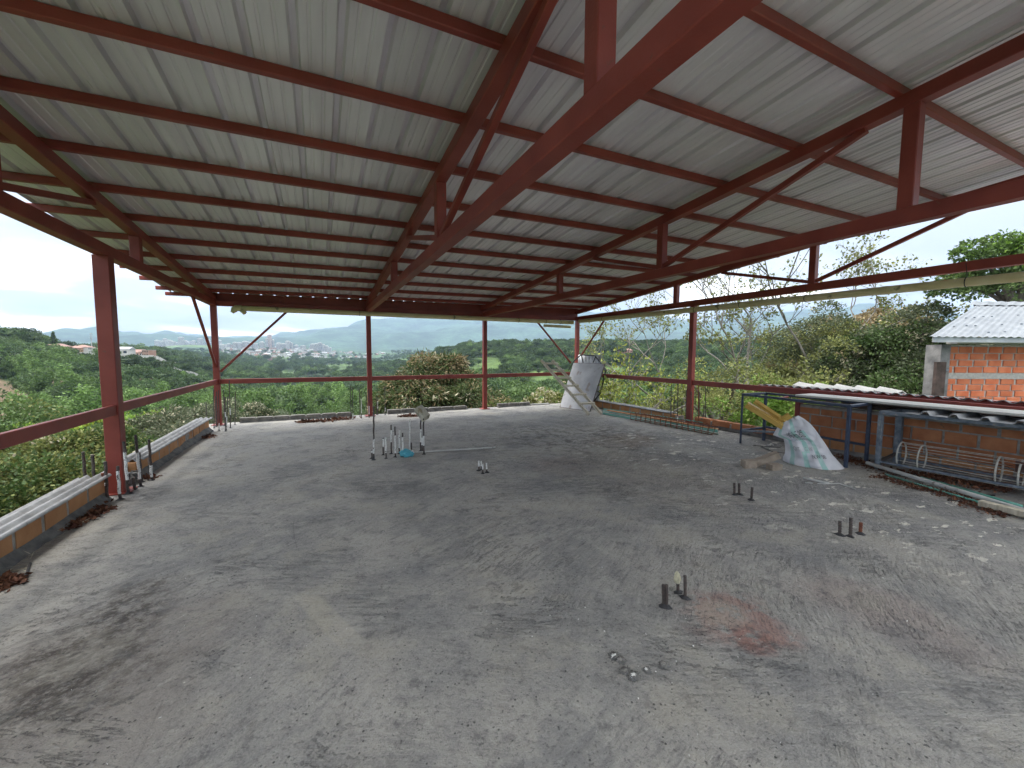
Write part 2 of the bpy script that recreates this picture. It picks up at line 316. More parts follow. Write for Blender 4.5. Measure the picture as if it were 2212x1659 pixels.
    lmp = noi(6.5, 8, .78, wa.outputs[0]); c = mixc(mth('MULTIPLY', rng(lmp, .47, .36), .55), c, (.10, .10, .103)); c = mixc(mth('MULTIPLY', rng(lmp, .55, .68), .45), c, (.50, .48, .43))
    wrm = noi(1.3, 7, .7); c = mixc(mth('MULTIPLY', rng(wrm, .50, .62), .40), c, (.44, .41, .34)); c = mixc(mth('MULTIPLY', rng(wrm, .46, .36), .40), c, (.16, .165, .172))
    rdg = mth('ABSOLUTE', mth('SUBTRACT', st, .47)); ln_ = mth('MULTIPLY', rng(rdg, .012, .002), rng(noi(1.1, 3), .50, .60)); c = mixc(mth('MULTIPLY', ln_, .75), c, (.06, .06, .062))
    g2 = noi(48, 5, .8); c = mixc(mth('MULTIPLY', rng(g2, .46, .34), .65), c, (.08, .08, .08)); c = mixc(mth('MULTIPLY', rng(g2, .56, .72), .5), c, (.52, .50, .46))
    g3 = noi(15, 6, .75); c = mixc(mth('MULTIPLY', rng(g3, .36, .29), .85), c, (.05, .05, .052))
    vc = N(t, 'ShaderNodeTexVoronoi', feature='DISTANCE_TO_EDGE'); vc.inputs['Scale'].default_value = .55; L(t, wa.outputs[0], vc.inputs['Vector'])
    crk = mth('MULTIPLY', rng(vc.outputs[0], .0028, .0008), rng(noi(1.7, 4), .48, .56)); c = mixc(mth('MULTIPLY', crk, .28), c, (.07, .07, .07))
    gr = N(t, 'ShaderNodeTexVoronoi'); gr.inputs['Scale'].default_value = 34; L(t, P, gr.inputs['Vector']); pit = mth('MULTIPLY', rng(gr.outputs['Distance'], .22, .12), rng(noi(7, 4, .7), .50, .58)); c = mixc(mth('MULTIPLY', pit, .75), c, (.045, .045, .045))
    bx = fl(700, 1330); mpb = N(t, 'ShaderNodeMapping'); mpb.inputs['Location'].default_value = (-bx.x, -bx.y, 0); L(t, P, mpb.inputs[0]); mp2 = N(t, 'ShaderNodeMapping'); mp2.inputs['Rotation'].default_value = (0, 0, rad(-22)); L(t, mpb.outputs[0], mp2.inputs[0]); sb_ = N(t, 'ShaderNodeSeparateXYZ'); L(t, mp2.outputs[0], sb_.inputs[0])
    box = mth('MULTIPLY', rng(mth('ABSOLUTE', sb_.outputs[0]), .075, .05), rng(mth('ABSOLUTE', sb_.outputs[1]), .42, .30)); c = mixc(mth('MULTIPLY', mth('MULTIPLY', box, rng(noi(11, 5, .7), .30, .52)), .45), c, (.50, .465, .38))
    c = mixc(flk, c, (.74, .71, .62))
    L(t, c, b.inputs['Base Color']); b.inputs['Roughness'].default_value = .74; b.inputs['Specular IOR Level'].default_value = .35
    h = mth('ADD', mth('MULTIPLY', st, 1.3), mth('ADD', mth('MULTIPLY', med, .55), mth('ADD', mth('MULTIPLY', fine, .32), mth('MULTIPLY', grit, .07))))
    h = mth('SUBTRACT', h, mth('MULTIPLY', flk, .12)); h = mth('ADD', h, mth('ADD', mth('MULTIPLY', mth('MULTIPLY', st2, brm), .9), mth('ADD', mth('MULTIPLY', lmp, .9), mth('MULTIPLY', g2, .5)))); h = mth('SUBTRACT', h, mth('ADD', mth('MULTIPLY', ln_, .3), mth('MULTIPLY', pit, .5)))
    bp = N(t, 'ShaderNodeBump'); bp.inputs['Strength'].default_value = .9; bp.inputs['Distance'].default_value = .022; L(t, h, bp.inputs['Height']); L(t, bp.outputs[0], b.inputs['Normal'])
    return m
XL, X2, X3, XR, YB, Y0 = -2.2, 1.24, 4.6, 8.1, 11.6, -5.0
def build_floor():
    x0, x1, y0, y1 = -2.52, 8.52, Y0, 11.86; nx, ny = 150, 220; v = []; f = []
    for j in range(ny+1):
        for i in range(nx+1):
            x = x0+(x1-x0)*i/nx; y = y0+(y1-y0)*j/ny
            a = x*.85+y*.52; c_ = -x*.52+y*.85
            h = .010*fbm(x*.7, y*.7) + .005*fbm(a*.9, c_*4.2, 3.1, 4) + .0025*fbm(x*6, y*6, 7)
            v.append((x, y, fz(x, y) + h))
    for j in range(ny):
        for i in range(nx):
            a = j*(nx+1)+i; f.append((a, a+1, a+nx+2, a+nx+1))
    # slab rim
    b = len(v)
    ring = [(x0, y0), (x1, y0), (x1, y1), (x0, y1)]
    idx = [0, nx, (ny+1)*(nx+1)-1, ny*(nx+1)]
    for k, (x, y) in enumerate(ring): v.append((x, y, -.26))
    for k in range(4): f.append((idx[k], b+k, b+(k+1) % 4, idx[(k+1) % 4]))
    f.append((b+3, b+2, b+1, b))
    o = me_obj('roof_slab_floor', v, f, floor_mat(), smooth=True); tag(o, kind='structure'); return o
build_floor()
# building below the slab
mb = MB()
mb.box((3.0, 3.4, -3.6), (10.7, 16.5, 6.7)); o = mb.build('building_walls', [mortar]); tag(o, kind='structure')

# ================================================================== open steel shed (canopy)
shed = empty('open_steel_shed', 'red steel open shed with corrugated zinc roof covering the rooftop slab', 'shed', loc=(3, 5, 0))
def ZU(x, y): return 3.20 + .018*x + .078*(7.3-y)       # underside of the rafters
ZB = {0: 2.70, 1: 2.72, 2: 2.74, 3: 2.78}
def lo(o, p): o.parent = p; o.matrix_parent_inverse = Matrix.Translation(-Vector(p.location)); return o
def spart(name, mb_, mats, parent, **k):
    o = part(name, mb_, mats, None, **k); o.parent = parent
    o.matrix_parent_inverse = parent_world(parent).inverted(); return o
def parent_world(p):
    m = Matrix.Translation(p.location)
    if p.parent: m = parent_world(p.parent) @ p.matrix_parent_inverse @ m
    return m
def sub_empty(name, parent, loc, label=None):
    e_ = bpy.data.objects.new(name, None); COL.objects.link(e_); e_.location = loc; e_.parent = parent
    e_.matrix_parent_inverse = parent_world(parent).inverted()
    if label: e_['label'] = label
    return e_
Yfar = YB+.05; Ynear = -1.1
# posts
def post(x, y, top, w_=.12, h0=None):
    z0 = fz(x, y)+.004
    e_ = sub_empty('steel_post', shed, (x, y, z0))
    spart('shaft', MB().beam((x, y, z0+.012), (x, y, top-.002), w_, w_), steel, e_)
    spart('base_plate', MB().box((x, y, z0+.006), (.27, .27, .012)), steel, e_)
for x, i in ((XL, 0), (X2, 1), (X3+.05, 2), (XR, 3)): post(x, YB, ZB[i])
for y in (6.25, .9): post(XL, y, ZB[0], .145)
for y in (6.82, .9): post(XR, y, ZB[3])
# trusses
QY = {0: [7.23, 4.5, 1.7], 1: [7.4, 4.4, 1.63], 2: [7.25, 4.47, 1.72], 3: [7.35, 4.27, 1.55]}
for i, x in enumerate((XL, X2, X3, XR)):
    e_ = sub_empty('roof_truss', shed, (x, 5, ZB[i]))
    H = .13; zb = ZB[i]+H/2
    xn = x
    spart('bottom_chord', MB().beam((x, Yfar, zb), (xn, Ynear, zb), .12, H), steel, e_)
    a = (x, Yfar, ZU(x, Yfar)+.06); b_ = (xn, Ynear, ZU(x, Ynear)+.06)
    spart('top_chord', MB().beam(a, b_, .12, .12), steel, e_)
    for q in QY[i]:
        spart('queen_post', MB().beam((x, q, ZB[i]+H+.001), (x, q, ZU(x, q)-.001), .11, .11), steel, e_)
    for qb, y1 in ((QY[i][1], 6.1), (QY[i][1], 2.05)):
        s_ = 1 if y1 > qb else -1
        spart('brace', MB().beam((x, qb+s_*.06, ZB[i]+H+.04), (x, y1, ZU(x, y1)-.01), .06, .06), steel, e_)
# eave beam over the back posts and tie along the front
spart('eave_beam', MB().beam((XL+.062, YB, 2.765), (XR-.062, YB, 2.835), .10, .12), steel, shed)
fa_ = MB(); zt_ = lambda x: ZU(x, 11.7)+.12+.0725
fa_.add([(XL-.05, 11.67, 2.76), (XR+.05, 11.67, 2.82), (XR+.05, 11.73, 2.82), (XL-.05, 11.73, 2.76), (XL-.05, 11.67, zt_(XL)), (XR+.05, 11.67, zt_(XR)), (XR+.05, 11.73, zt_(XR)), (XL-.05, 11.73, zt_(XL))], [(3, 2, 1, 0), (4, 5, 6, 7), (0, 1, 5, 4), (1, 2, 6, 5), (2, 3, 7, 6), (3, 0, 4, 7)])
spart('fascia_beam', fa_, steel, shed)
# purlins
PY = [2.66+.853*k for k in range(-4, 11)] + [11.785]
XE0, XE1 = -3.12, 8.62
for y in PY:
    a = Vector((XE0, y, ZU(XE0, y)+.12+.037)); b_ = Vector((XE1, y, ZU(XE1, y)+.12+.037))
    spart('purlin', MB().beam(a - Vector((0, 0, .004)), b_ - Vector((0, 0, .004)), .058, .080), steel, shed)
# screws with their bent tails beside the purlins
mbs = MB()
for y in PY:
    for k in range(44):
        x = -2.95+k*.29*1.0 + .145
        if (k + int(y*7)) % 2 or x > 8.5: continue
        z = ZU(x, y)+.12+.075; mbs.tube([(x, y+.032, z+.02), (x, y+.034, z-.025)], .0035, 5)
o = spart('screw_tail', mbs, blackwire, shed); o['kind'] = 'stuff'
# roof sheets: trapezoid ribs, pitch .29 m, four ribs per sheet
def sheet_profile(x0, n=4):
    pr = []
    for k in range(n):
        b = x0+k*.29
        pr += [(b+.000, 0), (b+.016, .044), (b+.056, .044), (b+.072, 0), (b+.115, 0), (b+.122, .006), (b+.136, .006), (b+.143, 0),
               (b+.205, 0), (b+.212, .006), (b+.226, .006), (b+.233, 0)]
    pr.append((x0+n*.29-.004, -.0015)); pr.append((x0+n*.29+.011, -.004)); return pr
def roof_sheet(x0, x1=None, y0=-1.3, y1=11.825):
    pr = [p for p in sheet_profile(x0) if x1 is None or p[0] <= x1]
    ys = [y0+(y1-y0)*j/20 for j in range(21)]; v = []; f = []
    for y in ys:
        for (x, h) in pr: v.append((x, y, ZU(x, y)+.12+.0755+h+.0012*math.sin(y*3+x*9)))
    n = len(pr)
    for j in range(len(ys)-1):
        for k in range(n-1): f.append((j*n+k, j*n+k+1, (j+1)*n+k+1, (j+1)*n+k))
    o = me_obj('roof_sheet', v, f, zinc); o.parent = shed; o.matrix_parent_inverse = parent_world(shed).inverted()
    sm = o.modifiers.new('thick', 'SOLIDIFY'); sm.thickness = .0012
for k in range(-1, 10):
    x0 = -1.87 + 1.16*k
    if k == -1: x0 = -3.03
    roof_sheet(x0, 8.68 if k > 7 else None) if x0 < 8.6 else None
# rails
HR = .93
def rail(a, b_, name='guard_rail'): spart(name, MB().beam(a, b_, .05, .115), steel, shed)
Lp = .0725
rail((XL, YB-.062, HR-.01), (XL, 6.25+Lp, HR)); rail((XL+.03, 6.25-Lp, HR), (XL+.03, .9+Lp, HR))
rail((XL+.062, YB, HR-.01), (X2-.062, YB, HR-.01)); rail((X2+.062, YB, HR-.01), (X3-.012, YB, HR)); rail((X3+.112, YB, HR), (XR-.062, YB, HR+.02))
rail((XR, YB-.062, HR+.02), (XR, 6.882, HR+.02)); rail((XR, 6.758, HR+.02), (XR, .96, HR-.03))
# knee braces at the two back corners
def knee(a, b_): spart('knee_brace', MB().beam(a, b_, .05, .05), steel, shed)
knee(at_y(475, 803, YB)+Vector((.01, 0, 0)), at_y(621, 672, YB))
knee(at_x(469, 800, XL), at_x(416, 640, XL))
knee(at_y(1233, 784, YB), at_y(1158, 692, YB)); knee(at_x(1253, 772, XR), at_x(1305, 692, XR))

# ------------------------------------------------------------------ gutters
def pipe_thing(name, label, pts, r, bands=(), cat='pipe', extra=None, group=None):
    base = Vector(pts[0]); e_ = empty(name, label, cat, group, loc=base)
    mb = MB(); P_ = [Vector(p) for p in pts]; L_ = []
    for i in range(len(P_)-1):
        for k in range(6): L_.append(P_[i].lerp(P_[i+1], k/6))
    L_.append(P_[-1]); mb.tube(L_, r, 14); spart('pipe', mb, pvc, e_, smooth=True)
    d = (P_[-1]-P_[0]).normalized()
    for t_, kind in bands:
        c = P_[0].lerp(P_[-1], t_)
        if kind == 'c': spart('coupling', MB().tube([c-d*.05, c-d*.045, c+d*.045, c+d*.05], r*1.06, 14, rs=[r*1.01, r*1.07, r*1.07, r*1.01]), pvc, e_)
        else:
            m_ = MB(); ring = []
            s1 = d.cross(Vector((0, 0, 1))).normalized(); s2 = s1.cross(d)
            for k in range(15): a = 2*math.pi*k/14; ring.append(c + s1*(r*1.06*math.cos(a)) + s2*(r*1.06*math.sin(a)))
            m_.tube(ring, .006, 5, caps=False); m_.tube([c+Vector((0, 0, r)), c+Vector((.01, 0, .09)), c+Vector((0, .02, kind))], .004, 5)
            spart('hanger_wire', m_, blackwire, e_)
    return e_
gy = YB-.13
pa, pb = at_y(520, 666, gy), at_y(1238, 697, gy)
g1 = pipe_thing('gutter_pipe', 'long cream plastic pipe hung under the back eave', [pa, pb], .062,
    bands=[(.28, .12), (.44, 'c'), (.555, .12), (.595, 'c'), (.78, .12), (.885, .1), (.945, .1)])
el = MB(); d_ = (pb-pa).normalized()
el.tube([pa+d_*.02, pa-d_*.03, pa-d_*.09, pa-d_*.13+Vector((0, .02, -.03)), pa-d_*.145+Vector((0, .04, -.08)), pa-d_*.13+Vector((.0, .05, -.10))], .075, 14, rs=[.072, .074, .074, .072, .068, .04])
el.tube([pa+Vector((.02, -.02, -.05)), pa+Vector((.09, -.04, -.115))], .05, 12)
spart('elbow', el, pvc, g1, smooth=True)
mbt = MB().tube([at_y(1175, 700, gy)+Vector((0, 0, -.05)), at_y(1232, 703, gy)+Vector((0, 0, -.05))], .045, 12)
spart('outlet_stub', mbt, pvc, g1, smooth=True)
gx = XR-.13
qa, qb = at_x(1252, 694, gx), at_x(2212, 597, gx); qc = qb + (qb-qa).normalized()*3.0
pipe_thing('gutter_pipe', 'cream plastic pipe hung below the right-hand side beam', [qa, qc], .062,
    bands=[(.10, .1), (.25, 'c'), (.37, .14), (.46, .2), (.49, 'c'), (.56, .22), (.65, 'c'), (.72, .26)])

# ================================================================== LAND: one heightfield out to the mountains
RS = [20, 50, 100, 160, 240, 330, 420, 600, 1000, 1800, 3000, 4500, 7000, 9000]
CT = {  # survey column: picture heights of the ground at distances 160 .. 9000 m
 -900: [935, 880, 800, 757, 772, 768, 765, 757, 750, 729, 731],
 -300: [935, 880, 800, 757, 772, 768, 765, 757, 750, 729, 731],
 0:    [930, 875, 800, 757, 772, 768, 765, 757, 750, 727, 731],
 200:  [925, 870, 805, 768, 777, 772, 765, 757, 750, 725, 731],
 330:  [925, 875, 815, 770, 786, 775, 765, 757, 748, 723, 731],
 400:  [925, 885, 845, 805, 800, 785, 770, 752, 745, 725, 731],
 480:  [920, 888, 862, 838, 815, 795, 776, 752, 744, 725, 731],
 560:  [915, 888, 868, 852, 828, 805, 776, 751, 744, 723, 731],
 650:  [910, 888, 868, 852, 830, 808, 776, 756, 750, 718, 731],
 720:  [905, 885, 868, 852, 828, 805, 782, 763, 754, 711, 726],
 800:  [905, 883, 866, 850, 828, 802, 782, 768, 758, 705, 696],
 900:  [905, 880, 864, 846, 815, 785, 772, 765, 756, 697, 688],
 960:  [895, 865, 840, 812, 772, 778, 772, 765, 756, 694, 685],
 1020: [890, 855, 825, 790, 757, 772, 768, 762, 754, 691, 682],
 1100: [885, 850, 815, 780, 753, 772, 768, 762, 754, 687, 678],
 1300: [885, 845, 810, 775, 749, 772, 766, 760, 754, 686, 677],
 1500: [885, 848, 812, 778, 751, 772, 766, 760, 754, 700, 691],
 1700: [885, 848, 812, 778, 755, 772, 766, 760, 754, 684, 675],
 1900: [885, 848, 812, 778, 758, 772, 766, 760, 750, 672, 663],
 2150: [885, 848, 812, 778, 758, 772, 766, 760, 750, 684, 706],
 2600: [885, 848, 812, 778, 758, 772, 766, 760, 750, 699, 716],
 4500: [885, 848, 812, 778, 758, 772, 766, 760, 750, 699, 716]}
cx_ = sorted(CT); HD = [YAW+math.atan((x-1106)/FPX) for x in cx_]
TAB = []
for x in cx_:
    row = [-8.0, -13.0, -19.0 if x < 1000 else -17.0]
    for r, y in zip(RS[3:], CT[x]):
        row.append(at_r(x, y, r).z)
    row[2] = min(row[2], (row[1]+row[3])/2)
    TAB.append(row)
TAB = np.array(TAB); HD = np.array(HD); LR = np.log(np.array(RS, float))
def hts(x, y):
    x = np.asarray(x, float); y = np.asarray(y, float)
    r = np.hypot(x, y); h = np.arctan2(x, y)
    h = np.where(h < -2.2, h+2*np.pi, h); h = np.clip(h, HD[0], HD[-1])
    l = np.log(np.clip(r, RS[0], RS[-1]))
    i = np.clip(np.searchsorted(HD, h)-1, 0, len(HD)-2); j = np.clip(np.searchsorted(LR, l)-1, 0, len(LR)-2)
    u = (h-HD[i])/(HD[i+1]-HD[i]); v = (l-LR[j])/(LR[j+1]-LR[j]); u = u*u*(3-2*u)
    return (TAB[i, j]*(1-u)+TAB[i+1, j]*u)*(1-v) + (TAB[i, j+1]*(1-u)+TAB[i+1, j+1]*u)*v
def gnoise(x, y):
    r = math.hypot(x, y)
    if r < 35: return 0
    n = 1.2*fbm(x*.012, y*.012, 1)*min(1, r/200)
    if r > 150: n += min(r, 700)*.009*fbm(x*.004, y*.004, 5)
    if r > 900: n += (r-900)*.009*fbm(x*.0011, y*.0011, 9, 6)
    if r > 3500:
        k = min(1, (r-3500)/2500); rid = 1-abs(noise.noise(Vector((x*.00055, y*.00055, 2)))*2)
        n += k*(130*(rid-.6) + 55*fbm(x*.0018, y*.0018, 4, 6))
    return n
def ground(x, y):
    return float(hts(x, y)) + gnoise(x, y)
def pix(p):
    d = Vector(p)-Vector((0, 0, EYE)); z = d.dot(fwd)
    if z <= 0: return (-9999, -9999)
    return (1106+FPX*d.dot(rt)/z, 829.5-FPX*d.dot(up)/z)
# clearings: (centre px, py, half-width, half-height, kind) seen from the deck -> world discs on the hillside
CLEAR = [(260, 800, 30, 7, 'pasture'), (120, 822, 45, 9, 'soil'), (480, 842, 30, 7, 'pasture'), (1180, 812, 45, 12, 'pasture'), (1330, 800, 34, 9, 'pasture'), (1150, 852, 40, 10, 'soil'), (690, 822, 40, 8, 'pasture'), (1048, 787, 42, 16, 'pasture'), (625, 842, 42, 9, 'pasture'), (600, 808, 40, 7, 'pasture'), (850, 772, 40, 18, 'pasture'), (730, 800, 45, 8, 'pasture'),
         (315, 812, 34, 16, 'soil'), (0, 865, 75, 42, 'soil'), (1235, 838, 40, 14, 'soil'), (1400, 850, 30, 12, 'soil'), (205, 818, 25, 6, 'soil'), (900, 790, 30, 8, 'pasture'), (780, 768, 20, 9, 'pasture'), (1750, 815, 60, 12, 'soil')]
def clearing(x, y, z):
    px, py = pix((x, y, z)); r = math.hypot(x, y)
    if r < 130 or r > 1700: return None
    for a, b, hw, hh, k in CLEAR:
        q = ((px-a)/hw)**2 + ((py-b)/hh)**2 + .5*fbm(px*.03, py*.06, 2)
        if q < 1: return k
    return None
def ground_mat():
    m = bpy.data.materials.new('hillside_ground'); m.use_nodes = True; t = m.node_tree; b = t.nodes['Principled BSDF']
    at = N(t, 'ShaderNodeAttribute', attribute_name='cover'); tc_ = N(t, 'ShaderNodeTexCoord')
    n = N(t, 'ShaderNodeTexNoise'); n.inputs['Scale'].default_value = .02; n.inputs['Detail'].default_value = 8; n.inputs['Roughness'].default_value = .7; L(t, tc_.outputs['Object'], n.inputs['Vector'])
    n2_ = N(t, 'ShaderNodeTexNoise'); n2_.inputs['Scale'].default_value = .0035; n2_.inputs['Detail'].default_value = 8; L(t, tc_.outputs['Object'], n2_.inputs['Vector'])
    r = N(t, 'ShaderNodeMapRange'); r.inputs[1].default_value = .35; r.inputs[2].default_value = .65; r.inputs[3].default_value = .55; r.inputs[4].default_value = 1.45; L(t, n.outputs[0], r.inputs[0])
    r2 = N(t, 'ShaderNodeMapRange'); r2.inputs[1].default_value = .4; r2.inputs[2].default_value = .6; r2.inputs[3].default_value = .7; r2.inputs[4].default_value = 1.3; L(t, n2_.outputs[0], r2.inputs[0])
    mu = N(t, 'ShaderNodeMath', operation='MULTIPLY'); L(t, r.outputs[0], mu.inputs[0]); L(t, r2.outputs[0], mu.inputs[1])
    hs = N(t, 'ShaderNodeHueSaturation'); L(t, at.outputs['Color'], hs.inputs['Color']); L(t, mu.outputs[0], hs.inputs['Value']); L(t, hs.outputs[0], b.inputs['Base Color'])
    b.inputs['Roughness'].default_value = .95; b.inputs['Specular IOR Level'].default_value = .1
    bp = N(t, 'ShaderNodeBump'); bp.inputs['Strength'].default_value = 1; bp.inputs['Distance'].default_value = 9; L(t, n.outputs[0], bp.inputs['Height']); L(t, bp.outputs[0], b.inputs['Normal'])
    return m
def build_land():
    hs = []
    a = rad(-34)
    while a < rad(88): hs.append(a); a += rad(.42)
    while a < rad(326): hs.append(a); a += rad(4)
    rs = [14.0]
    while rs[-1] < 9000: rs.append(rs[-1]*1.040 + .3)
    rs.append(11500); v = [(0, 0, -7.2)]; colr = [(.05, .08, .03, 1)]
    for r in rs:
        for a in hs:
            x, y = r*math.sin(a), r*math.cos(a); z = ground(x, y) if r > 25 else -7.2+(r-14)/11*-.9
            if r > 11000: z = -300
            v.append((x, y, z)); k = clearing(x, y, z)
            c = (.045, .075, .028)
            if k == 'pasture': c = (.088, .135, .045)
            elif k == 'soil': c = (.20, .15, .10)
            elif r > 900: 
                q = fbm(x*.0016, y*.0016, 3, 5); c = (.05, .085, .035) if q < .12 else (.085, .13, .05)
                if r > 3800: c = (.045, .08, .045)
            colr.append((*c, 1))
    n = len(hs); f = [(0, 1+(k+1) % n, 1+k) for k in range(n)]
    for j in range(len(rs)-1):
        b = 1+j*n
        for k in range(n): f.append((b+k, b+(k+1) % n, b+n+(k+1) % n, b+n+k))
    o = me_obj('hillside_ground', v, [tuple(reversed(q)) for q in f], ground_mat(), smooth=True)
    at = o.data.color_attributes.new('cover', 'FLOAT_COLOR', 'POINT'); at.data.foreach_set('color', np.array(colr, 'f').ravel())
    tag(o, kind='structure')
build_land()

# ------------------------------------------------------------------ foliage meshes (numpy)
def np_obj(name, V, F, mats, mi=None, link=True, extra=None):
    me = bpy.data.meshes.new(name); nv, nf = len(V), len(F); k = F.shape[1]
    me.vertices.add(nv); me.vertices.foreach_set('co', np.ascontiguousarray(V, 'f').ravel())
    me.loops.add(nf*k); me.loops.foreach_set('vertex_index', np.ascontiguousarray(F, 'i').ravel())
    me.polygons.add(nf); me.polygons.foreach_set('loop_start', np.arange(0, nf*k, k, dtype='i')); me.polygons.foreach_set('loop_total', np.full(nf, k, 'i'))
    for m_ in (mats if isinstance(mats, (list, tuple)) else [mats]): me.materials.append(m_)
    if mi is not None: me.polygons.foreach_set('material_index', np.asarray(mi, 'i'))
    me.update(calc_edges=True); me.validate()
    o = bpy.data.objects.new(name, me)
    if link: COL.objects.link(o)
    return o
rng = np.random.default_rng(11)
def unit(a): return a/np.maximum(np.linalg.norm(a, axis=-1, keepdims=True), 1e-9)
def leaves(centres, outd, length, width, droop=.3, spread=.8, fold=.0):
    n = len(centres); d = unit(outd + rng.normal(0, spread, (n, 3)) + np.array([0, 0, -droop])); q = rng.normal(0, 1, (n, 3)); s = unit(np.cross(d, q))
    Lh = (length*rng.uniform(.6, 1.3, n))[:, None]; W = (width*rng.uniform(.6, 1.3, n))[:, None]
    a = centres; b = centres + d*Lh*.5 + s*W; c = centres + d*Lh; e_ = centres + d*Lh*.5 - s*W
    V = np.stack([a, b, c, e_], 1).reshape(-1, 3); F = np.arange(n*4).reshape(n, 4); return V, F
def crown_points(n, clumps, R, cr, flat=.8, low=-.35, seed=0, shell=.55):
    g = np.random.default_rng(seed); k = 0; C = []
    while k < clumps:
        d = unit(g.normal(0, 1, 3)); 
        if d[2] < low: continue
        C.append(d*g.uniform(shell, 1.0)*(1+.18*g.normal())); k += 1
    C = np.array(C)*np.array([1, 1, flat])*R; sizes = cr*g.uniform(.6, 1.35, clumps)
    ix = g.integers(0, clumps, n); d = unit(g.normal(0, 1, (n, 3))); d[:, 2] = np.abs(d[:, 2])*np.where(g.random(n) < .75, 1, -1)
    P = C[ix] + d*(sizes[ix]*g.uniform(.55, 1.05, n))[:, None]*np.array([1, 1, .75]); return P, d, C
def core(R, flat, seed, z=0):
    bm = bmesh.new(); bmesh.ops.create_icosphere(bm, subdivisions=2, radius=1)
    for v in bm.verts:
        k = 1+.35*noise.noise(v.co*1.7+Vector((seed, 0, 0))); v.co = Vector((v.co.x*R*k, v.co.y*R*k, v.co.z*R*flat*k + z))
    V = np.array([v.co[:] for v in bm.verts]); F = np.array([[v.index for v in f.verts] for f in bm.faces]); bm.free(); return V, F
def join(parts_):      # list of (V, F quads or tris, mi)
    Vs, Fs, mi, b = [], [], [], 0
    for V, F, m_ in parts_:
        if F.shape[1] == 3: F = np.concatenate([F, F[:, 2:3]], 1)
        Vs.append(V); Fs.append(F+b); mi += [m_]*len(F); b += len(V)
    return np.concatenate(Vs), np.concatenate(Fs), mi
def obj_mixed(name, parts_, mats, link=True):
    v = []; f = []; mi = []; b = 0
    tri = [p for p in parts_ if p[1].shape[1] == 3]; quad = [p for p in parts_ if p[1].shape[1] == 4]
    for V, F, m_ in tri+quad:
        v.append(V); f += (F+b).tolist(); mi += [m_]*len(F); b += len(V)
    me = bpy.data.meshes.new(name); me.from_pydata(np.concatenate(v).tolist(), [], f)
    for m_ in mats: me.materials.append(m_)
    me.polygons.foreach_set('material_index', np.array(mi, 'i')); me.update()
    o = bpy.data.objects.new(name, me)
    if link: COL.objects.link(o)
    return o
# --- crowns for far and middle distance (base at z=0, unit: metres)
def far_crown(name, mat_, R=4, flat=.75, clumps=14, n=620, ls=.75, seed=1, trunkh=3.5):
    P, d, C = crown_points(n, clumps, R*.72, R*.45, flat, -.3, seed); V, F = leaves(P, d, ls, ls*.42, .25, .6)
    V = V+np.array([0, 0, trunkh+R*flat*.5]); cv, cf = core(R*.62, flat, seed, trunkh+R*flat*.5)
    tb = MB().tube([(0, 0, -2), (.1, 0, trunkh+1)], .22, 5); tv = np.array([p[:] for p in tb.v]); tf = np.array([q for q in tb.f if len(q) == 4])
    return obj_mixed(name, [(V, F, 0), (cv, cf, 0), (tv, tf, 1)], [mat_, bark], link=False)
def bamboo_crown(name, seed):
    g = np.random.default_rng(seed); Ps, Ds = [], []
    for k in range(16):
        a = g.uniform(0, 6.28); lean = g.uniform(.5, 2.8); h = g.uniform(6, 10)
        t_ = g.uniform(.25, 1, 150)[:, None]; dirv = np.array([math.cos(a), math.sin(a), 0])
        p = dirv*lean*t_**2.2 + np.array([0, 0, 1])*(h*t_ - 1.6*t_**4) + g.normal(0, .36, (150, 3)); Ps.append(p); Ds.append(np.repeat(dirv[None]*.8, 150, 0)+np.array([0, 0, .3]))
    P = np.concatenate(Ps); D = np.concatenate(Ds); V, F = leaves(P, D, .5, .11, .5, .5)
    cv, cf = core(1.15, 1.8, seed, 2.4)
    return obj_mixed(name, [(V, F, 0), (cv, cf, 0)], [lf_bam], link=False)
def banana_crown(name, seed):
    g = np.random.default_rng(seed); V, F = [], []; b = 0
    for s_ in range(3):
        o_ = np.array([g.normal(0, .9), g.normal(0, .9), 0]); h = g.uniform(2, 3)
        for k in range(9):
            a = g.uniform(0, 6.28); d = np.array([math.cos(a), math.sin(a), 0]); s = np.array([-math.sin(a), math.cos(a), 0]); L_ = g.uniform(1.8, 2.6); pr = None
            for i in range(5):
                t_ = i/4; c_ = o_+np.array([0, 0, h]) + d*L_*t_*.9 + np.array([0, 0, 1])*(1.5*t_-1.9*t_*t_); w_ = .34*math.sin(.25+2.7*t_)
                V += [c_-s*w_, c_+s*w_]
                if i: F.append([b-2, b-1, b+1, b])
                b += 2
    P, d, C = crown_points(160, 6, 1.6, 1, .5, 0, seed); V2, F2 = leaves(P, d, .7, .25)
    return obj_mixed(name, [(np.array(V), np.array(F), 0), (V2, F2, 0)], [lf_ban], link=False)
SRC = {'A': far_crown('crown_a', lf_for, 3.6, .8, 16, 1500, .5, 1), 'B': far_crown('crown_b', lf_for, 4.6, .6, 20, 1900, .5, 2), 'C': far_crown('crown_c', lf_for2, 3.2, .85, 14, 1300, .45, 3),
       'G': far_crown('crown_g', lf_mid, 3.2, .75, 26, 4200, .24, 9), 'D': bamboo_crown('bamboo_a', 4), 'E': banana_crown('banana_a', 5), 'F': far_crown('crown_f', lf_olive, 3.2, .7, 24, 4200, .20, 6)}
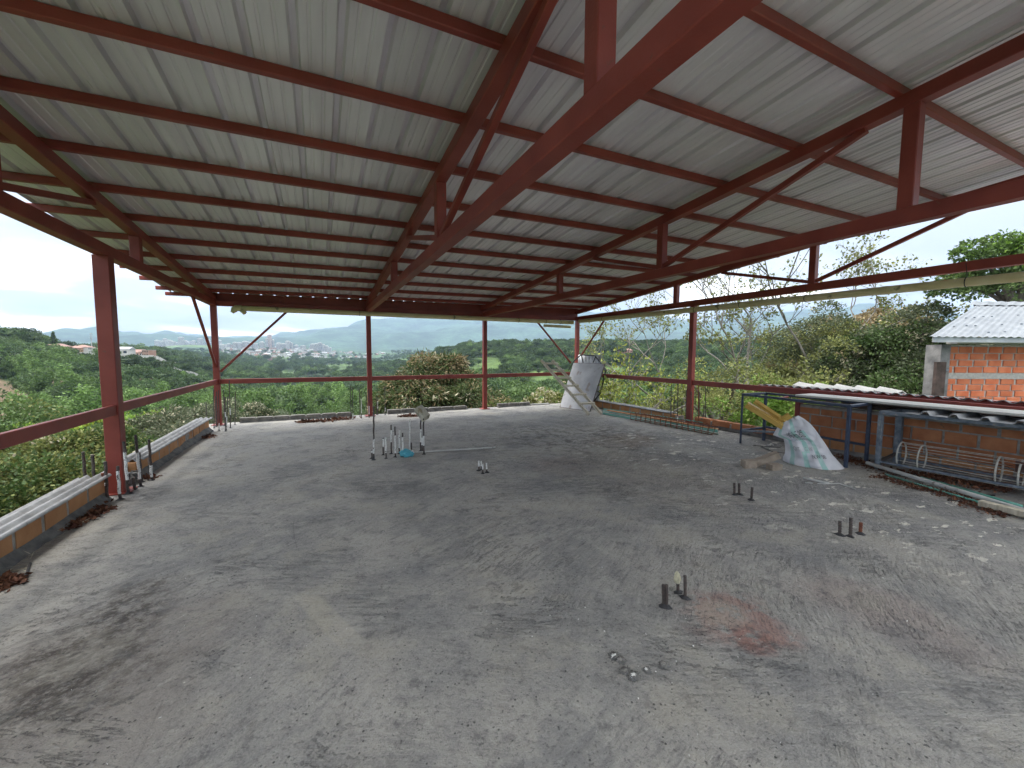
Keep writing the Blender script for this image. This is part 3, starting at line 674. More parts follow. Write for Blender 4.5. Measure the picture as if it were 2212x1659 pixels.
def instancer(name, src, pts, label, cat):
    if not pts: return
    me = bpy.data.meshes.new(name); me.from_pydata([p[0] for p in pts], [], [])
    a = me.attributes.new('sc', 'FLOAT', 'POINT'); a.data.foreach_set('value', [p[1] for p in pts])
    a = me.attributes.new('rz', 'FLOAT', 'POINT'); a.data.foreach_set('value', [p[2] for p in pts])
    o = bpy.data.objects.new(name, me); COL.objects.link(o); tag(o, label, cat, kind='stuff')
    g = bpy.data.node_groups.new(name, 'GeometryNodeTree'); g.interface.new_socket('Geometry', in_out='INPUT', socket_type='NodeSocketGeometry'); g.interface.new_socket('Geometry', in_out='OUTPUT', socket_type='NodeSocketGeometry')
    gi = g.nodes.new('NodeGroupInput'); go = g.nodes.new('NodeGroupOutput'); ip = g.nodes.new('GeometryNodeInstanceOnPoints'); oi = g.nodes.new('GeometryNodeObjectInfo'); oi.inputs['Object'].default_value = src; oi.inputs['As Instance'].default_value = True
    a1 = g.nodes.new('GeometryNodeInputNamedAttribute'); a1.data_type = 'FLOAT'; a1.inputs[0].default_value = 'sc'
    a2 = g.nodes.new('GeometryNodeInputNamedAttribute'); a2.data_type = 'FLOAT'; a2.inputs[0].default_value = 'rz'
    cx = g.nodes.new('ShaderNodeCombineXYZ'); g.links.new(a2.outputs[0], cx.inputs[2])
    g.links.new(gi.outputs[0], ip.inputs['Points']); g.links.new(oi.outputs['Geometry'], ip.inputs['Instance']); g.links.new(cx.outputs[0], ip.inputs['Rotation']); g.links.new(a1.outputs[0], ip.inputs['Scale']); g.links.new(ip.outputs[0], go.inputs[0])
    md = o.modifiers.new('gn', 'NODES'); md.node_group = g
def plant():
    B = {k: [] for k in SRC}; rr = random.Random(5); r = 34.0
    while r < 2600:
        s = max(5.2, r*.0155); na = int(rad(122)*r/s)
        for k in range(na):
            a = rad(-34)+rad(122)*(k+rr.random())/na; q = r + s*rr.uniform(-.5, .5); x, y = q*math.sin(a), q*math.cos(a); z = ground(x, y); px, py = pix((x, y, z))
            if clearing(x, y, z) or clearing(x, y, z+5) or (r < 420 and clearing(x, y, z+9)): 
                if rr.random() > .04: continue
            if r > 900:
                dens = fbm(x*.0021, y*.0021, 3, 4)
                if dens > .10 and rr.random() < .75: continue
                if 480 < px < 830 and r > 1600 and rr.random() < .7: continue
            sc = (.6+.95*rr.random()**1.6)*min(2.0, max(1.05, s/6.5))*(1.05 if r < 320 else .95)
            t = fbm(x*.012, y*.012, 8, 3); u = rr.random()
            if r < 72 and px < 1250: continue
            if r < 120: kind = 'F' if u < .3 else 'G'; sc *= .7
            elif r < 320 and t > -.12 and px < 1060 : kind = 'D' if u < .85 else 'A'
            elif r < 480 and u < .25 and (t < -.05 or px > 1250): kind = 'E'; sc *= 1.0
            elif r < 150 : kind = 'C'
            else: kind = 'A' if u < .42 else ('B' if u < .74 else 'C')
            if r > 350 and r < 520 and 150 < px < 540: sc *= .55
            if r > 375 and r < 520 and 105 < px < 335 and rr.random() < .8: continue
            B[kind].append(((x, y, z-.3), sc, rr.random()*6.28))
        r += s
    return B
BK = plant()
instancer('forest', SRC['A'], BK['A'], 'dark green forest trees massed over the valley slopes', 'forest')
instancer('broad_forest', SRC['B'], BK['B'], 'flat topped broad forest trees massed over the hills', 'forest')
instancer('light_woodland', SRC['C'], BK['C'], 'lighter green woodland scattered through the dark forest', 'woodland')
instancer('bamboo_grove', SRC['D'], BK['D'], 'feathery pale green bamboo grove filling the valley floor', 'bamboo')
instancer('banana_plants', SRC['E'], BK['E'], 'banana plants with ragged leaves over the cultivated slopes', 'banana plants')
instancer('green_thicket', SRC['G'], BK['G'], 'mid green thicket on the slope just below the building', 'thicket')
instancer('olive_shrubs', SRC['F'], BK['F'], 'grey olive scrub on the slope just below the building', 'shrubs')
print('forest', {k: len(v) for k, v in BK.items()})

# individual trees one can pick out on the crests
def copy_tree(src, name, x, y, z, s, rz, label, group):
    o = bpy.data.objects.new(name, src.data); COL.objects.link(o); o.location = (x, y, z); o.scale = (s, s, s); o.rotation_euler = (0, 0, rz); return tag(o, label, 'tree', group)
CREST = [(12, 745, 425, 1.6, 'B', 'broad dark tree at the left end of the plateau crest'), (62, 741, 430, 1.7, 'B', 'spreading dark tree on the plateau crest left of the lone conifer'),
 (398, 766, 405, .9, 'B', 'umbrella shaped tree on the plateau crest right of the near left post'), (428, 768, 400, .75, 'C', 'small rounded tree beside the umbrella shaped tree on the crest'),
 (925, 770, 520, 1.0, 'A', 'dark tree at the low left end of the right hand ridge'), (955, 768, 540, 1.25, 'B', 'wide dark tree on the ridge left of the third back post'),
 (1010, 756, 590, 1.1, 'A', 'tall tree standing above the ridge just left of the third back post'), (1125, 752, 600, 1.25, 'B', 'broad tree on the ridge between the third post and the leaning ladder'),
 (1188, 752, 600, 1.1, 'A', 'rounded tree on the ridge above the ladder'), (1290, 750, 600, 1.1, 'A', 'rounded tree on the ridge right of the right back corner post'),
 (1345, 750, 600, 1.0, 'C', 'pale tree on the ridge above the pink farmhouse'), (1420, 752, 600, 1.2, 'B', 'broad tree on the ridge left of the right side post'), (1465, 753, 600, 1.0, 'A', 'dark rounded tree on the ridge close to the right side post')]
for px, py, r, s, k, lab in CREST:
    p = at_r(px, py, r); copy_tree(SRC[k], 'crest_tree', p.x, p.y, ground(p.x, p.y)-.5, s*1.15, px, lab, 'single trees on the ridge crests')
def conifer(px, py, r):
    p = at_r(px, py, r); z0 = ground(p.x, p.y); e_ = empty('conifer', 'lone dark conifer sticking up above the plateau skyline at far left', 'tree', loc=(p.x, p.y, z0))
    spart('trunk', MB().tube([(p.x, p.y, z0-1), (p.x, p.y, z0+13)], .3, 6, rs=[.35, .08]), bark, e_)
    V, F = [], []
    g = np.random.default_rng(3); n = 500; t_ = g.random(n); a = g.uniform(0, 6.28, n); rr_ = (1-t_)*3.0*g.uniform(.3, 1, n)*(.6+.4*np.sin(t_*40))
    P = np.stack([p.x+rr_*np.cos(a), p.y+rr_*np.sin(a), z0+3+t_*10.5], 1); D = np.stack([np.cos(a), np.sin(a), -.2+0*a], 1)
    V, F = leaves(P, D, 1.2, .3); o = np_obj('crown', V, F, lf_dark); o.parent = e_; o.matrix_parent_inverse = parent_world(e_).inverted()
conifer(117, 752, 430)

# ------------------------------------------------------------------ near trees
def bez(a, b, c, n=6): return [a*(1-t)**2 + b*2*t*(1-t) + c*t*t for t in [i/n for i in range(n+1)]]
def near_tree(name, label, px, py, r, R, flat, mats, n, ls, lw, clumps=26, cr=.34, droop=.5, seed=1, cat='tree', low=-.5, gz=None, shell=.55, tips=.0, corek=.5, group=None, bk=None, spread=.6):
    c = at_r(px, py, r); gz = ground(c.x, c.y) if gz is None else gz
    e_ = empty(name, label, cat, group, loc=(c.x, c.y, gz))
    P, d, C = crown_points(n, clumps, R*.78, R*cr, flat, low, seed, shell); P = P+np.array(c); V, F = leaves(P, d, ls, lw, droop, spread)
    top = (P[:, 2]-c.z)/(R*flat); g = np.random.default_rng(seed+50); mi = np.zeros(n, int)
    if len(mats) > 1:
        pr = np.clip(tips*(.35+1.0*np.clip(top, -1, 1)), 0, 1); ns = np.array([noise.noise(Vector(p)*(1.1/R*2.2)) for p in P]); mi[(g.random(n) < pr*(1+1.6*ns))] = 1
    if len(mats) > 2: ns2 = np.array([noise.noise(Vector(p)*(5/R)+Vector((9, 9, 9))) for p in P]); mi[(ns2 > .42) & (g.random(n) < .6)] = 2
    o = np_obj('crown', V, F, mats, mi); o.parent = e_; o.matrix_parent_inverse = parent_world(e_).inverted()
    if corek:
        cv, cf = core(R*corek*.8, flat, seed); o2 = obj_mixed('inner_foliage', [(cv+np.array(c), cf, 0)], [mats[0]]); o2.parent = e_; o2.matrix_parent_inverse = parent_world(e_).inverted()
    tb = MB(); base = Vector((c.x, c.y, gz-.3)); fork = Vector((c.x, c.y, c.z-R*flat*.75)); 
    if fork.z < gz+.3: fork.z = gz+.3
    tb.tube([base, base.lerp(fork, .5)+Vector((.1, .05, 0)), fork], .1, 8, rs=[R*.085, R*.065, R*.055])
    for k in range(min(12, clumps)):
        q = Vector(C[k])+c; tb.tube(bez(fork, fork.lerp(q, .4)+Vector((0, 0, R*.15)), q, 4), .1, 5, rs=[R*.04, R*.032, R*.024, R*.016, R*.008])
    spart('trunk', tb, bk or bark, e_, smooth=True); return e_
near_tree('mango_tree', 'big rounded mango tree with pinkish new leaves behind the back parapet', 935, 880, 22, 3.35, .82, [lf_mango, lf_mangotip, lf_cream], 52000, .26, .030, 60, .26, .75, 3, tips=.26, shell=.75)
near_tree('mango_tree', 'smaller mango crown with pinkish tips right of the third back post', 1085, 915, 21, 1.9, .7, [lf_mango, lf_mangotip, lf_bright], 15000, .25, .03, 26, .3, .7, 8, tips=.28, shell=.7)
near_tree('lime_shrub', 'yellow green shrub showing left of the leaning ladder', 1180, 905, 17, 1.5, .85, [lf_yell, lf_cream, lf_bright], 7000, .13, .045, 24, .3, .2, 5, tips=.35, cat='shrub', corek=.0)
near_tree('flowering_tree', 'dark tree with cream flowers at the bottom left beyond the parapet', 60, 1085, 13.5, 2.9, .62, [lf_yell, lf_mid, lf_cream], 80000, .085, .026, 70, .22, .2, 11, tips=.7, shell=.8)
near_tree('flowering_tree', 'cream flowered tree behind the near left steel post', 215, 1050, 15, 2.1, .6, [lf_olive, lf_mid, lf_cream], 36000, .085, .026, 36, .26, .2, 12, tips=.4, shell=.75)
near_tree('lime_green_tree', 'bright yellow green tree beyond the flowering tree on the left', 150, 985, 30, 4.0, .42, [lf_lime, lf_bright], 34000, .18, .06, 50, .24, .1, 13, tips=.5)
near_tree('lime_green_tree', 'bright yellow green crown right behind the near left steel post', 315, 945, 36, 3.4, .42, [lf_bright, lf_lime], 28000, .18, .06, 46, .26, .1, 14, tips=.5)
near_tree('lime_green_tree', 'small bright tree between the two left parapets', 250, 990, 33, 1.6, .6, [lf_bright, lf_lime], 6000, .22, .07, 16, .3, .1, 44, tips=.5)
near_tree('olive_tree', 'grey olive tree leaning over the far left parapet', 400, 960, 19, 2.5, .6, [lf_olive, lf_cream], 40000, .11, .026, 50, .24, .1, 15, tips=.06, shell=.75)
near_tree('olive_tree', 'grey olive crown just below the far left parapet', 300, 1010, 17, 1.9, .6, [lf_olive, lf_cream], 26000, .10, .026, 36, .26, .1, 16, tips=.06, shell=.75)
near_tree('olive_tree', 'grey olive crown right of the left back corner post', 552, 928, 21, 1.25, .75, [lf_olive, lf_cream], 16000, .11, .028, 24, .28, .1, 17, tips=.1, shell=.75)
near_tree('olive_tree', 'small grey olive crown above the middle of the left back parapet', 630, 925, 23, .95, .8, [lf_olive, lf_cream], 12000, .11, .028, 20, .3, .1, 18, tips=.1, shell=.75)
near_tree('olive_tree', 'grey olive crown behind the left back corner post', 455, 925, 22, 1.5, .8, [lf_olive, lf_cream], 18000, .11, .028, 26, .28, .1, 19, tips=.06, shell=.75)
# dense trees to the right
near_tree('dense_tree', 'dense dark tree with cream blossom standing left of the brick house', 1950, 850, 22, 3.4, .95, [lf_mid, lf_olive, lf_cream], 76000, .13, .038, 80, .22, .2, 21, tips=.9, shell=.7)
near_tree('dense_tree', 'bushy olive tree with brownish top right of the bare trees', 1790, 800, 24, 3.7, .85, [lf_yell, lf_olive, lf_mangotip], 38000, .12, .034, 80, .20, .2, 22, tips=.8, shell=.6, corek=.3)
near_tree('dense_tree', 'dark tree with pinkish crown tips behind the olive tree', 1885, 785, 30, 3.9, .75, [lf_mid, lf_mangotip, lf_dark], 40000, .18, .05, 56, .24, .2, 23, tips=.85, shell=.75)
near_tree('dense_tree', 'low brown green crown touching the left edge of the house roof', 2010, 800, 28, 3.6, .8, [lf_mid, lf_mangotip], 20000, .24, .06, 36, .26, .2, 27, tips=.8, shell=.75)
near_tree('yellow_green_tree', 'loose yellow green tree above the blue table frame', 1560, 860, 17, 2.5, .85, [lf_yell, lf_olive, lf_lime], 5200, .10, .035, 50, .22, .2, 24, tips=.3, corek=0, shell=.4)
near_tree('yellow_green_tree', 'bright green low crown behind the yellow gutter piece', 1700, 900, 14, 1.7, .7, [lf_bright, lf_yell], 16000, .09, .028, 44, .22, .2, 25, tips=.5, shell=.6, corek=.4)
near_tree('yellow_green_tree', 'thin yellowish crown left of the right side post', 1440, 900, 20, 1.5, .8, [lf_yell, lf_olive], 3500, .11, .035, 28, .24, .2, 26, tips=.4, corek=0, shell=.5)
near_tree('roadside_tree', 'fresh green tree crown rising above the ridge of the house roof', 2200, 600, 21, 2.5, .6, [lf_mid, lf_bright], 15000, .12, .042, 60, .17, .1, 28, tips=.3, corek=0, shell=.5)

# bare branching trees
def bare_tree(name, label, px_base, py_base, px_top, py_top, r, seed, spread=.55, depth=7, leafn=2200, lm=None, r0=.16, mat_=None, H0=.36):
    rr = random.Random(seed); top = at_r(px_top, py_top, r); g0 = at_r(px_base, py_base, r); base = Vector((g0.x, g0.y, ground(g0.x, g0.y)-.2)); H = top.z-base.z
    e_ = empty(name, label, 'tree', loc=base); tb = MB(); tipsP = []; tw = MB()
    def grow(p, d, L_, R_, k):
        n_ = 4; pts = [p]; q = p; dd = d.copy()
        for i in range(n_):
            dd = (dd + Vector((rr.gauss(0, .13), rr.gauss(0, .13), rr.gauss(.03, .10)))).normalized(); q = q + dd*L_/n_; pts.append(q)
        rs = [R_*(1-.4*i/n_) for i in range(n_+1)]; (tb if k < 4 else tw).tube(pts, R_, 6 if k < 3 else (4 if k < 5 else 3), caps=False, rs=rs)
        if k >= 4: tipsP.extend(pts[1:])
        if k >= depth: return
        nb = 2 if k < 1 else (3 if rr.random() < .55 else 2)
        for j in range(nb):
            a = rr.uniform(0, 6.28); side = Vector((math.cos(a), math.sin(a), rr.uniform(-.15, .5)))
            nd = (dd*1.0 + side*spread*rr.uniform(.7, 1.5)).normalized(); grow(pts[-1] if j < 2 else pts[rr.choice((2, 3))], nd, L_*rr.uniform(.58, .80), R_*.67*rr.uniform(.85, 1.05), k+1)
    lean = Vector((top.x-base.x, top.y-base.y, 0))/max(H, 1)
    grow(base, (Vector((0, 0, 1))+lean).normalized(), H*H0, r0, 0)
    spart('trunk', tb, mat_ or barkpale, e_, smooth=True); spart('twigs', tw, mat_ or barkpale, e_)['kind'] = 'stuff'
    g = np.random.default_rng(seed); T = np.array([p[:] for p in tipsP]); ix = g.integers(0, len(T), leafn); V, F = leaves(T[ix]+g.normal(0, .09, (leafn, 3)), g.normal(0, .6, (leafn, 3)), .15, .045, .4, .8)
    o = np_obj('sparse_leaves', V, F, lm or lf_yell); o.parent = e_; o.matrix_parent_inverse = parent_world(e_).inverted()
bare_tree('bare_tree', 'tall half bare tree with forked crown in the middle right gap', 1735, 930, 1735, 640, 21, 31, .66, 8, 4200, r0=.17, H0=.42)
bare_tree('bare_tree', 'half bare spreading tree just right of the right side post', 1610, 930, 1600, 655, 23, 34, .68, 8, 4200, r0=.16, H0=.42)
bare_tree('bare_tree', 'thin pale limbed tree low beside the right side post', 1545, 960, 1545, 740, 17, 36, .75, 6, 1800, lf_lime, r0=.12)
bare_tree('bare_tree', 'thin branched tree above the navy table frame', 1660, 960, 1665, 730, 18, 41, .75, 6, 3000, lf_yell, r0=.12)
bare_tree('bare_tree', 'dark leafless tree left of the house roof', 2085, 900, 2085, 640, 24, 38, .6, 7, 500, r0=.16, mat_=bark)

# ------------------------------------------------------------------ distant city, villages, plateau houses
wallw = mat('distant_white_wall', (.45, .44, .41), (.62, .60, .56), rnd=.15, scale=.1); wallb = mat('distant_brick_wall', (.30, .17, .12), (.42, .28, .21), rnd=.15, scale=.1)
roofr = mat('distant_clay_roof', (.22, .12, .09), (.30, .17, .13), rnd=.2, scale=.1); roofg = mat('distant_grey_roof', (.34, .35, .36), (.48, .48, .48), rnd=.15, scale=.1); glassd = mat('distant_dark_glass', (.04, .05, .06), rough=.2); wallp = mat('distant_pink_wall', (.50, .24, .20), (.55, .30, .25), scale=.1)
def house_parts(L_, W_, H_, kind='hip', rise=2.0, nwin=4, storeys=1):
    wb = MB().box((0, 0, H_/2-1), (L_, W_, H_+2)); rb = MB(); o = .5; zt = H_+.01
    if kind == 'flat': rb.box((0, 0, H_+.2), (L_+.4, W_+.4, .4))
    else:
        k = W_*.45 if kind == 'hip' else 0
        vs = [(-L_/2-o, -W_/2-o, zt), (L_/2+o, -W_/2-o, zt), (L_/2+o, W_/2+o, zt), (-L_/2-o, W_/2+o, zt), (-L_/2-o+k, 0, zt+rise), (L_/2+o-k, 0, zt+rise)]
        rb.add(vs, [(0, 1, 5, 4), (2, 3, 4, 5), (1, 2, 5), (3, 0, 4), (3, 2, 1, 0)])
    win = MB()
    for s_ in range(storeys):
        for i in range(nwin):
            for sg in (-1, 1):
                win.box((-L_/2+(i+.5)*L_/nwin, sg*(W_/2+.03), (s_+.55)*H_/storeys), (L_/nwin*.42, .1, H_/storeys*.38))
    return wb, rb, win
VAR = []
for i, (L_, W_, H_, kd, wm, rm, st) in enumerate([(16, 11, 6, 'hip', wallw, roofr, 2), (12, 10, 5, 'hip', wallb, roofr, 1), (20, 12, 7, 'flat', wallw, roofg, 2), (11, 9, 8, 'flat', wallb, roofg, 2), (24, 12, 6, 'gable', wallw, roofg, 1), (14, 12, 11, 'flat', wallw, roofr, 3)]):
    wb, rb, win = house_parts(L_, W_, H_, kd, 2.4, 4, st); mb = MB(); mb.add(wb.v, wb.f, 0); mb.add(rb.v, rb.f, 1); mb.add(win.v, win.f, 2)
    o = me_obj('city_house_src', mb.v, mb.f, [wm, rm, glassd], mi=mb.m); VAR.append(o.data); COL.objects.unlink(o)
def put_house(px, py, r, s, v, label, group, name='city_house', cat='house'):
    p = at_r(px, py, r); o = bpy.data.objects.new(name, VAR[v]); COL.objects.link(o); o.location = (p.x, p.y, ground(p.x, p.y)); o.scale = (s, s, s); o.rotation_euler = (0, 0, random.uniform(0, 3.14)); tag(o, label, cat, group)
rr = random.Random(9); cnt = 0
while cnt < 235:
    px = rr.uniform(475, 830); r = rr.choice((1750, 1900, 2100, 2400, 2700, 3000, 3300)) * rr.uniform(.95, 1.05)
    if px > 700 and rr.random() < .55: continue
    if r < 2000 and not (560 < px < 700): continue
    vi = rr.randrange(6); put_house(px, 760, r, rr.uniform(1.0, 1.7), vi, ['white house with clay roof', 'brick house with clay roof', 'flat white building', 'flat brick building', 'long white hall', 'white three storey block'][vi] + ' of the far city ' + ('left of the back knee brace top' if px < 560 else 'below the tallest tower' if px < 610 else 'between tallest tower and right cluster' if px < 665 else 'under the right tower cluster' if px < 725 else 'left of the second back post' if px < 797 else 'right of the second back post'), 'houses of the far city'); cnt += 1
for k in range(14): put_house(rr.uniform(615, 720), 800, rr.uniform(1000, 1080), rr.uniform(.7, 1), rr.randrange(5), 'small roadside house in the row of houses halfway down the far slope', 'row of houses on the far slope')
for k in range(10): put_house(rr.uniform(480, 545), 790, rr.uniform(1150, 1300), rr.uniform(.7, 1.1), rr.randrange(5), 'small house in the hamlet right of the left back corner post', 'hamlet below the far city')
for k in range(7): put_house(rr.uniform(755, 790), 770, rr.uniform(1500, 1700), rr.uniform(.8, 1.2), rr.randrange(5), 'small house in the hamlet left of the second back post', 'hamlet beside the second back post')
for k in range(6): put_house(rr.uniform(330, 375), 800, rr.uniform(455, 500), rr.uniform(.35, .5), rr.choice((0, 1, 4)), 'small tiled house on the slope right of the plateau', 'houses right of the plateau')
def tower(px, r, w_, h_, label, group, m=wallw, cat='tower'):
    p = at_r(px, 750, r); z0 = ground(p.x, p.y); e_ = empty('tower_block', label, cat, group, loc=(p.x, p.y, z0)); a = YAW+random.uniform(-.3, .3); Rz = Matrix.Rotation(-a, 3, 'Z')
    b = MB().box((p.x, p.y, z0+h_/2-5), (w_, w_*.7, h_+10), Rz); spart('wall', b, m, e_)
    f_ = MB(); n = int(h_/3.4)
    for i in range(1, n): f_.box((p.x, p.y, z0+i*3.4), (w_+.5, w_*.7+.5, 1.3), Rz)
    o = spart('window_band', f_, glassd if m is not wallb else roofg, e_); o['kind'] = 'stuff'
    spart('roof', MB().box((p.x, p.y, z0+h_+1.5), (w_*.5, w_*.4, 3), Rz), m, e_)
TW = [(508, 20, 42), (516, 30, 40), (530, 28, 46), (540, 26, 38), (566, 24, 40), (577, 14, 66), (583, 20, 88), (590, 14, 60), (602, 24, 44), (612, 28, 40), (622, 26, 58), (629, 22, 48), (640, 20, 36), (655, 28, 34), (676, 30, 46), (684, 24, 54), (691, 22, 66), (698, 20, 60), (705, 24, 52), (712, 22, 42), (495, 20, 36), (552, 22, 30), (480, 26, 30)]
for i, (px, w_, h_) in enumerate(TW):
    lab = 'tallest brown tower block on the far city skyline' if h_ == 88 else ('pale tower block of the cluster above the middle of the left back bay' if px > 660 else 'pale tower block on the far city skyline left of the tallest tower' if px < 577 else 'pale tower block on the far city skyline right of the tallest tower')
    tower(px, 3000, w_, h_, lab, None if h_ == 88 else ('towers of the right city cluster' if px > 660 else 'towers left of the tallest' if px < 577 else 'towers right of the tallest'), wallb if h_ == 88 else wallw)
for k in range(26): tower(rr.uniform(335, 475), rr.uniform(3600, 4200), rr.uniform(20, 34), rr.uniform(25, 62), 'hazy pale high-rise ' + rr.choice(['taller', 'low', 'slim', 'broad']) + ' and far away between the near left post and the corner post', 'hazy high-rises behind the plateau')
PLH = ['red roofed house beside the lone conifer', 'low tiled house right of the conifer', 'tiled house under the thin mast', 'brick walled house with tiled roof right of the mast', 'white house with clay roof midway along the row', 'cream flat roofed house behind the row', 'small tiled house just left of the near post', 'tiled house just right of the near post', 'long hall with grey roof near the right end', 'tiled house at the right end of the row', 'small brick house near the left end of the wall', 'white walled house above the middle of the wall', 'flat roofed white house above the wall']
for k, lab in enumerate(PLH):
    put_house(112+k*17.5, 762, 412+(k*37) % 34, (.62, .8, .55, .7, .75, .6, .7)[k % 7], (0, 1, 0, 1, 0, 2, 1, 0, 4, 0, 1, 0, 3)[k], lab + ' on the left plateau', 'buildings on the left plateau', 'plateau_house')
def farmhouse():
    p = at_r(1342, 778, 430); z0 = ground(p.x, p.y)+.5; e_ = empty('pink_farmhouse', 'pink two storey farmhouse with tiled roof on the right hand slope', 'house', loc=(p.x, p.y, z0)); Rz = Matrix.Rotation(-YAW-.2, 3, 'Z')
    def tr(mb_): mb_.v = [Vector((p.x, p.y, z0)) + Rz @ q for q in mb_.v]; return mb_
    for dx_, s_ in ((-5, 11), (5.5, 10)):
        wb, rb, win = house_parts(s_, 8, 5.5, 'hip', 2, 4, 2)
        for m_ in (wb, rb, win): m_.v = [q+Vector((dx_, 0, 0)) for q in m_.v]
        spart('wall', tr(wb), wallp, e_); spart('roof', tr(rb), roofr, e_); spart('window', tr(win), glassd, e_)['kind'] = 'stuff'
farmhouse()
mb = MB(); pr = None
for i in range(30):
    p = at_r(168+i*265/29, 768, 398); q = Vector((p.x, p.y, ground(p.x, p.y)))
    if pr: mb.beam(pr+Vector((0, 0, 1.3)), q+Vector((0, 0, 1.3)), .3, 3.2)
    pr = q
o = mb.build('plateau_wall', [wallw]); tag(o, 'long white boundary wall along the edge of the left plateau', 'wall')
for px, r, h in ((200, 440, 17), (637, 1300, 30), (643, 1320, 26), (648, 1300, 28)):
    pass
mm = MB(); p = at_r(199, 760, 445); z0 = ground(p.x, p.y); mm.tube([(p.x, p.y, z0), (p.x, p.y, z0+17)], .3, 6, rs=[.4, .15])
for k in range(3): mm.box((p.x, p.y, z0+13+k*1.6), (1.6, 1.6, .3))
o = mm.build('lamp_mast', [roofg]); tag(o, 'thin mast standing above the plateau roofs', 'mast')

# ------------------------------------------------------------------ air
bm = bmesh.new(); bmesh.ops.create_cube(bm, size=1)
for v_ in bm.verts: v_.co = Vector((v_.co.x*24600, v_.co.y*24600, 0 if False else v_.co.z))
zlo, zhi = -420, 1200
for v_ in bm.verts: v_.co.z = zlo if v_.co.z < 0 else zhi
me = bpy.data.meshes.new('haze'); bm.to_mesh(me); bm.free(); hzo = bpy.data.objects.new('haze', me); COL.objects.link(hzo); tag(hzo, 'pale blue haze over the valley', 'haze', kind='stuff')
hm = bpy.data.materials.new('haze'); hm.use_nodes = True; t = hm.node_tree; t.nodes.remove(t.nodes['Principled BSDF']); pv = N(t, 'ShaderNodeVolumePrincipled')
pv.inputs['Color'].default_value = (.52, .66, .92, 1); pv.inputs['Density'].default_value = 9e-5; pv.inputs['Anisotropy'].default_value = 0.0; L(t, pv.outputs[0], t.nodes['Material Output'].inputs['Volume']); me.materials.append(hm)

# ================================================================== ON THE DECK
def T(name, label, cat, loc, group=None): return empty(name, label, cat, group, loc=loc)
# ---- parapets
def brick_row(e_, p0, p1, z0, h, L_, gap, thick, m_, side, seed=1, name='brick', offs=0.0, end=None):
    """a course of separate bricks from p0 to p1 (plan points, on the near face); side = plan vector into the wall"""
    rr_ = random.Random(seed); a = Vector((p0[0], p0[1], 0)); b = Vector((p1[0], p1[1], 0)); d = (b-a); tot = d.length; d.normalize(); s = Vector((side[0], side[1], 0)); t_ = -offs
    while t_ < tot:
        u0, u1 = max(t_, 0), min(t_+L_, tot)
        if u1-u0 > .04:
            c = a + d*((u0+u1)/2) + s*(thick/2 + rr_.uniform(-.004, .004)); R = Matrix(((d.x, s.x, 0), (d.y, s.y, 0), (0, 0, 1)))
            o = MB().box((c.x, c.y, z0+h/2), (u1-u0-gap*.0, thick, h), R, jit=.003).build(name, [m_]); o.parent = e_; o.matrix_parent_inverse = parent_world(e_).inverted()
        t_ += L_+gap
def wavy_sheet(mb_, origin, along, across, n_wave, pitch, amp, length, thick=.006, mi=0, seg=8, sag=0):
    """corrugated sheet: `along` the ribs, `across` them (vectors); sheet starts at origin"""
    o = Vector(origin); A = Vector(along).normalized(); C_ = Vector(across).normalized(); Nn = C_.cross(A); Nn = Nn if Nn.z > 0 else -Nn
    ns = n_wave*seg; nl = 6; top = []; bot = []
    for side, lst in ((0, top), (1, bot)):
        for j in range(nl+1):
            for i in range(ns+1):
                x = i*pitch/seg; z = amp*math.sin(2*math.pi*i/seg); lst.append(o + C_*x + A*(length*j/nl) + Nn*(z - (thick if side else 0)) - Vector((0, 0, sag*math.sin(math.pi*j/nl))))
    n = ns+1; fs = []
    for j in range(nl):
        for i in range(ns): fs.append((j*n+i, j*n+i+1, (j+1)*n+i+1, (j+1)*n+i))
    k = len(top); fs += [tuple(k+q for q in reversed(f)) for f in fs]
    for i in range(ns): fs.append((i, k+i, k+i+1, i+1)); a = nl*n+i; fs.append((a+1, k+a+1, k+a, a))
    for j in range(nl):
        a = j*n; fs.append((a, a+n, k+a+n, k+a)); a = j*n+ns; fs.append((a+n, a, k+a, k+a+n))
    mb_.add(top+bot, fs, mi)
def fillet(e_, pts, w_, h_, m_=skirt, seed=0, name='cement_fillet'):
    v = []; f = []; n = 26
    for i in range(n+1):
        t_ = i/n; p = Vector(pts[0]).lerp(Vector(pts[1]), t_); s = Vector(pts[2]); k = 1+.45*fbm(p.x*2, p.y*2, seed)
        z = fz(p.x, p.y)
        v += [(p.x, p.y, z-.01), (p.x+s.x*w_*k, p.y+s.y*w_*k, z-.004), (p.x+s.x*w_*.35*k, p.y+s.y*w_*.35*k, z+h_*.55*k), (p.x, p.y, z+h_*k)]
    for i in range(n):
        for q in range(3): f.append((i*4+q+1, i*4+q, i*4+4+q, i*4+5+q))
    o = me_obj(name, v, f, m_, smooth=True); o.parent = e_; o.matrix_parent_inverse = parent_world(e_).inverted()
# near left parapet
e_ = T('parapet_wall', 'low clay brick parapet at the near left edge under a corrugated cap', 'parapet', (-2.2, 4, -.06))
spart('mortar_bed', MB().box((-2.305, 1.5, .065), (.15, 8.9, .22)), mortar, e_)
brick_row(e_, (-2.225, 5.97), (-2.225, -2.9), -.02, .205, .335, .045, .14, clay_ochre, (-1, 0), 3, offs=.02)
fillet(e_, [(-2.222, 5.96, 0), (-2.222, -2.9, 0), (1, 0, 0)], .075, .085, seed=1)
mb = MB(); wavy_sheet(mb, (-2.155, -3.0, .213), (0, 1, 0), (-1, 0, .02), 3, .092, .021, 8.98); o = mb.build('cap_sheet', [fibre], smooth=True); tag(o, 'pale corrugated cap sheet lying on the near left parapet', 'cap sheet')
